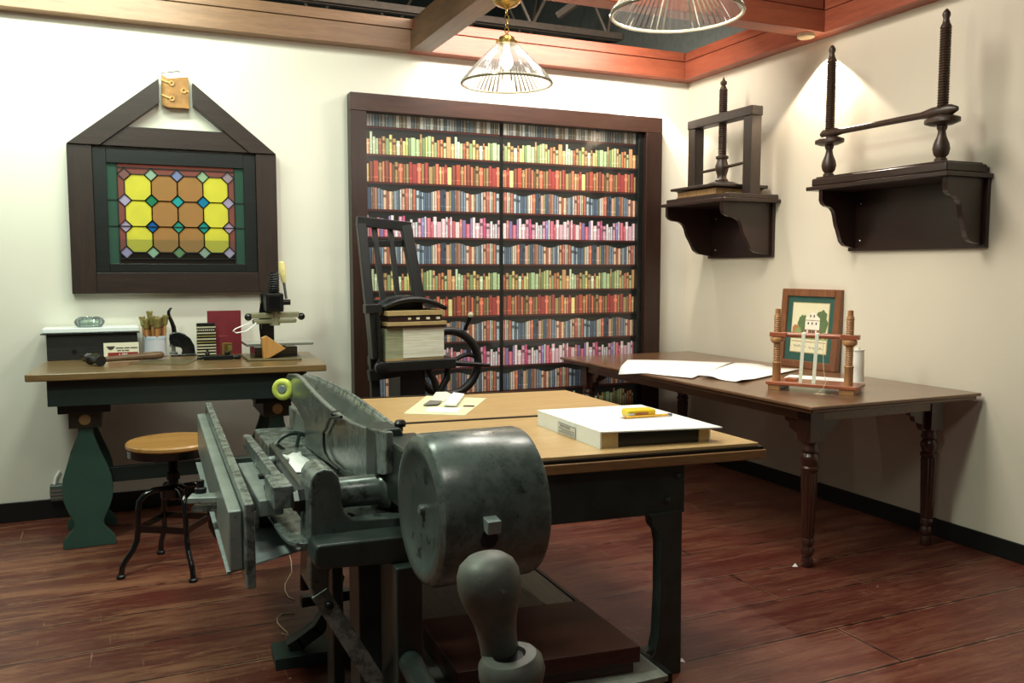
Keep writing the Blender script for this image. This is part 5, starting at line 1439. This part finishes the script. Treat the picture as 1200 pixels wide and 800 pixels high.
lab = MB().hexa([(1.4375, 2.66, SZ + .006), (1.4385, 2.66, SZ + .006), (1.4415, 2.80, SZ + .006), (1.4405, 2.80, SZ + .006)], [(1.4375, 2.66, SZ + .046), (1.4385, 2.66, SZ + .046), (1.4415, 2.80, SZ + .046), (1.4405, 2.80, SZ + .046)]).build('label', plain('label_grey', (206, 208, 204), .5), wb)
m = MB()
for z, y0_, y1_ in ((.040, 2.665, 2.79), (.034, 2.70, 2.78), (.030, 2.70, 2.78), (.022, 2.665, 2.79), (.016, 2.665, 2.77), (.010, 2.665, 2.79)):
    m.hexa([(1.4368 + (y0_ - 2.66) * .021, y0_, SZ + z), (1.4378 + (y0_ - 2.66) * .021, y0_, SZ + z), (1.4378 + (y1_ - 2.66) * .021, y1_, SZ + z), (1.4368 + (y1_ - 2.66) * .021, y1_, SZ + z)],
           [(1.4368 + (y0_ - 2.66) * .021, y0_, SZ + z + .0025), (1.4378 + (y0_ - 2.66) * .021, y0_, SZ + z + .0025), (1.4378 + (y1_ - 2.66) * .021, y1_, SZ + z + .0025), (1.4368 + (y1_ - 2.66) * .021, y1_, SZ + z + .0025)])
m.build('label_print', plain('label_ink', (120, 124, 128), .5), lab)
tz = SZ + bt + .004
tp = thing('tape_measure', (1.73, 2.74, tz), 'yellow pocket tape measure on top of the white box', 'tape measure')
tc_ = at(750, 484, 'z', tz + .012)
MB().obox((tc_.x, tc_.y + .01, tz + .014), (.115, .062, .028), -.12).build('case', YELLOWP, tp, bevel=.008, segs=3)
MB().obox((tc_.x - .05, tc_.y - .021, tz + .010), (.022, .004, .016), -.12).build('steel_clip', STEELB, tp)
MB().obox((tc_.x - .005, tc_.y - .0225, tz + .013), (.05, .004, .014), -.12).build('printed_label', plain('rust_label', (170, 110, 50), .4), tp)
pc = thing('pencil', at(760, 489, 'z', tz), 'yellow wooden pencil lying in front of the tape measure', 'pencil')
q0, q1 = at(727, 489.5, 'z', tz + .005), at(787, 485.5, 'z', tz + .005)
qd = q1 - q0
MB().cyl(q0 + qd * .1, q0 + qd * .92, .0052, n=6).build('barrel', plain('pencil_yellow', (222, 164, 50), .4), pc)
MB().cyl(q0, q0 + qd * .1, .0008, .005, n=8).build('tip', BEECH, pc)
MB().cyl(q0 + qd * .92, q0 + qd * .965, .0054, n=12).build('ferrule', STEELB, pc)
MB().cyl(q0 + qd * .965, q1, .005, n=12).build('eraser', plain('dark_eraser', (90, 84, 84), .6), pc)

# dark red box under the table, on the lower shelf
rbx = thing('red_wooden_box', (1.15, 2.45, .12), 'flat dark red wooden box lying on the lower grey shelf of the shear', 'box')
MB().slab([(.86, 2.315), (1.455, 2.247), (1.465, 2.664), (.88, 2.735)], .158, .21).build('lid', REDBOARD, rbx, bevel=.003)
MB().slab([(.87, 2.325), (1.44, 2.262), (1.45, 2.65), (.89, 2.72)], .12, .158).build('body', REDBOARD, rbx, bevel=.002)

# threads and scraps on the floor
def fl(pts, z=.003): return [at(px, py, 'z', z) for px, py in pts]
tag(MB().tube(fl([(338, 647), (341, 656), (342, 670), (338, 677), (334, 684), (334, 692), (338, 699), (345, 702)]), .0022, 6).build('loose_thread', THREADM), 'pale curly thread on the floor below the shear tray', 'thread')
tag(MB().tube(fl([(346, 718), (338, 718), (330, 719), (325, 724), (325, 729), (330, 735), (336, 740), (338, 744), (330, 742)]), .0022, 6).build('loose_thread', THREADM), 'short pale looped thread on the floor near the green foot block', 'thread')
def fscrap(pts, label):
    P = fl(pts, .001); tag(MB().prism([(p.x, p.y, .0005) for p in P], (0, 0, .002)).build('paper_scrap', PAPER), label, 'paper scrap')
fscrap([(928, 664), (935, 664), (932, 660)], 'tiny white paper scrap on the floor left of the near table leg')
fscrap([(796, 775), (803, 776), (799, 771)], 'tiny white paper scrap on the floor right of the shear leg')

# ------------------------------------------------------------------ camera, lights, world
cam = bpy.data.cameras.new('camera'); co = bpy.data.objects.new('camera', cam); COL.objects.link(co)
co.location = CAM; co.rotation_euler = (PI / 2 + PITCH, 0, -YAW)
cam.sensor_width = 36; cam.lens = FPX / 1200 * 36; cam.clip_start = 0.05
scene.camera = co
w = bpy.data.worlds.new('world'); scene.world = w; w.use_nodes = True
w.node_tree.nodes['Background'].inputs['Color'].default_value = (0.9, 0.95, 1.0, 1)
w.node_tree.nodes['Background'].inputs['Strength'].default_value = 0.05
def area(name, loc, target, size, power, col, sy=None):
    l = bpy.data.lights.new(name, 'AREA'); l.energy = power; l.color = col; l.size = size
    if sy: l.shape = 'RECTANGLE'; l.size_y = sy
    o = bpy.data.objects.new(name, l); COL.objects.link(o); o.location = loc
    o.rotation_euler = (V(target) - V(loc)).to_track_quat('-Z', 'Y').to_euler(); return o
def spot(name, loc, target, deg, power, col, blend=0.3, rad=0.03):
    l = bpy.data.lights.new(name, 'SPOT'); l.energy = power; l.color = col; l.spot_size = math.radians(deg); l.spot_blend = blend; l.shadow_soft_size = rad
    o = bpy.data.objects.new(name, l); COL.objects.link(o); o.location = loc
    o.rotation_euler = (V(target) - V(loc)).to_track_quat('-Z', 'Y').to_euler(); return o
WARM = (1.0, 0.84, 0.66); COOL = (0.86, 1.0, 0.83); NEUT = (1.0, 0.94, 0.84)
def point(name, loc, power, col, rad=0.03):
    l = bpy.data.lights.new(name, 'POINT'); l.energy = power; l.color = col; l.shadow_soft_size = rad
    o = bpy.data.objects.new(name, l); COL.objects.link(o); o.location = loc; return o
area('wall_wash_lamp', (-0.5, 4.72, 3.05), (-0.5, 5.43, 2.45), 1.8, 44, COOL, 0.12)
area('wall_wash_lamp', (2.6, 4.72, 3.05), (2.6, 5.43, 2.3), 1.5, 42, NEUT, 0.12)
area('room_or_fill_lamp', (-0.95, 2.3, 3.35), (0.2, 2.9, 0.5), 0.4, 62, COOL)
area('room_or_fill_lamp', (0.5, 3.1, 3.45), (0.5, 3.0, 0.5), 0.4, 26, COOL)  # unseen overhead fill, added to brighten the sheet tray
area('room_or_fill_lamp', (1.9, 3.5, 3.45), (2.2, 3.4, 0.5), 0.9, 68, NEUT)
area('room_or_fill_lamp', (0.3, 0.5, 3.4), (0.6, 2.2, 0.3), 0.5, 16, NEUT)  # unseen front fill, added to lift the floor and near parts
for (x_, y_, pw) in ((1.765, 4.0, 9), (1.765, 2.55, 16)):
    zz_ = at(593, 98, 'y', 4.0).z if y_ > 3 else at(777, 14, 'y', 2.55).z
    point('pendant_bulb_light', (x_, y_, zz_ + .03), pw, NEUT, 0.035)
spot('scallop_spot', (XR - .07, 4.02, 2.70), (XR - .035, 4.02, 1.6), 104, 62, WARM, 0.2, 0.008)
spot('scallop_spot', (3.45, YB - .12, 2.72), (3.45, YB - .07, 1.6), 108, 26, NEUT, 0.25, 0.01)  # extra spot added to brighten the room corner, no fixture modelled
scene.view_settings.view_transform = 'Standard'; scene.view_settings.look = 'None'
scene.view_settings.gamma = 1.0; scene.view_settings.exposure = 0.0
scene.view_settings.use_curve_mapping = False
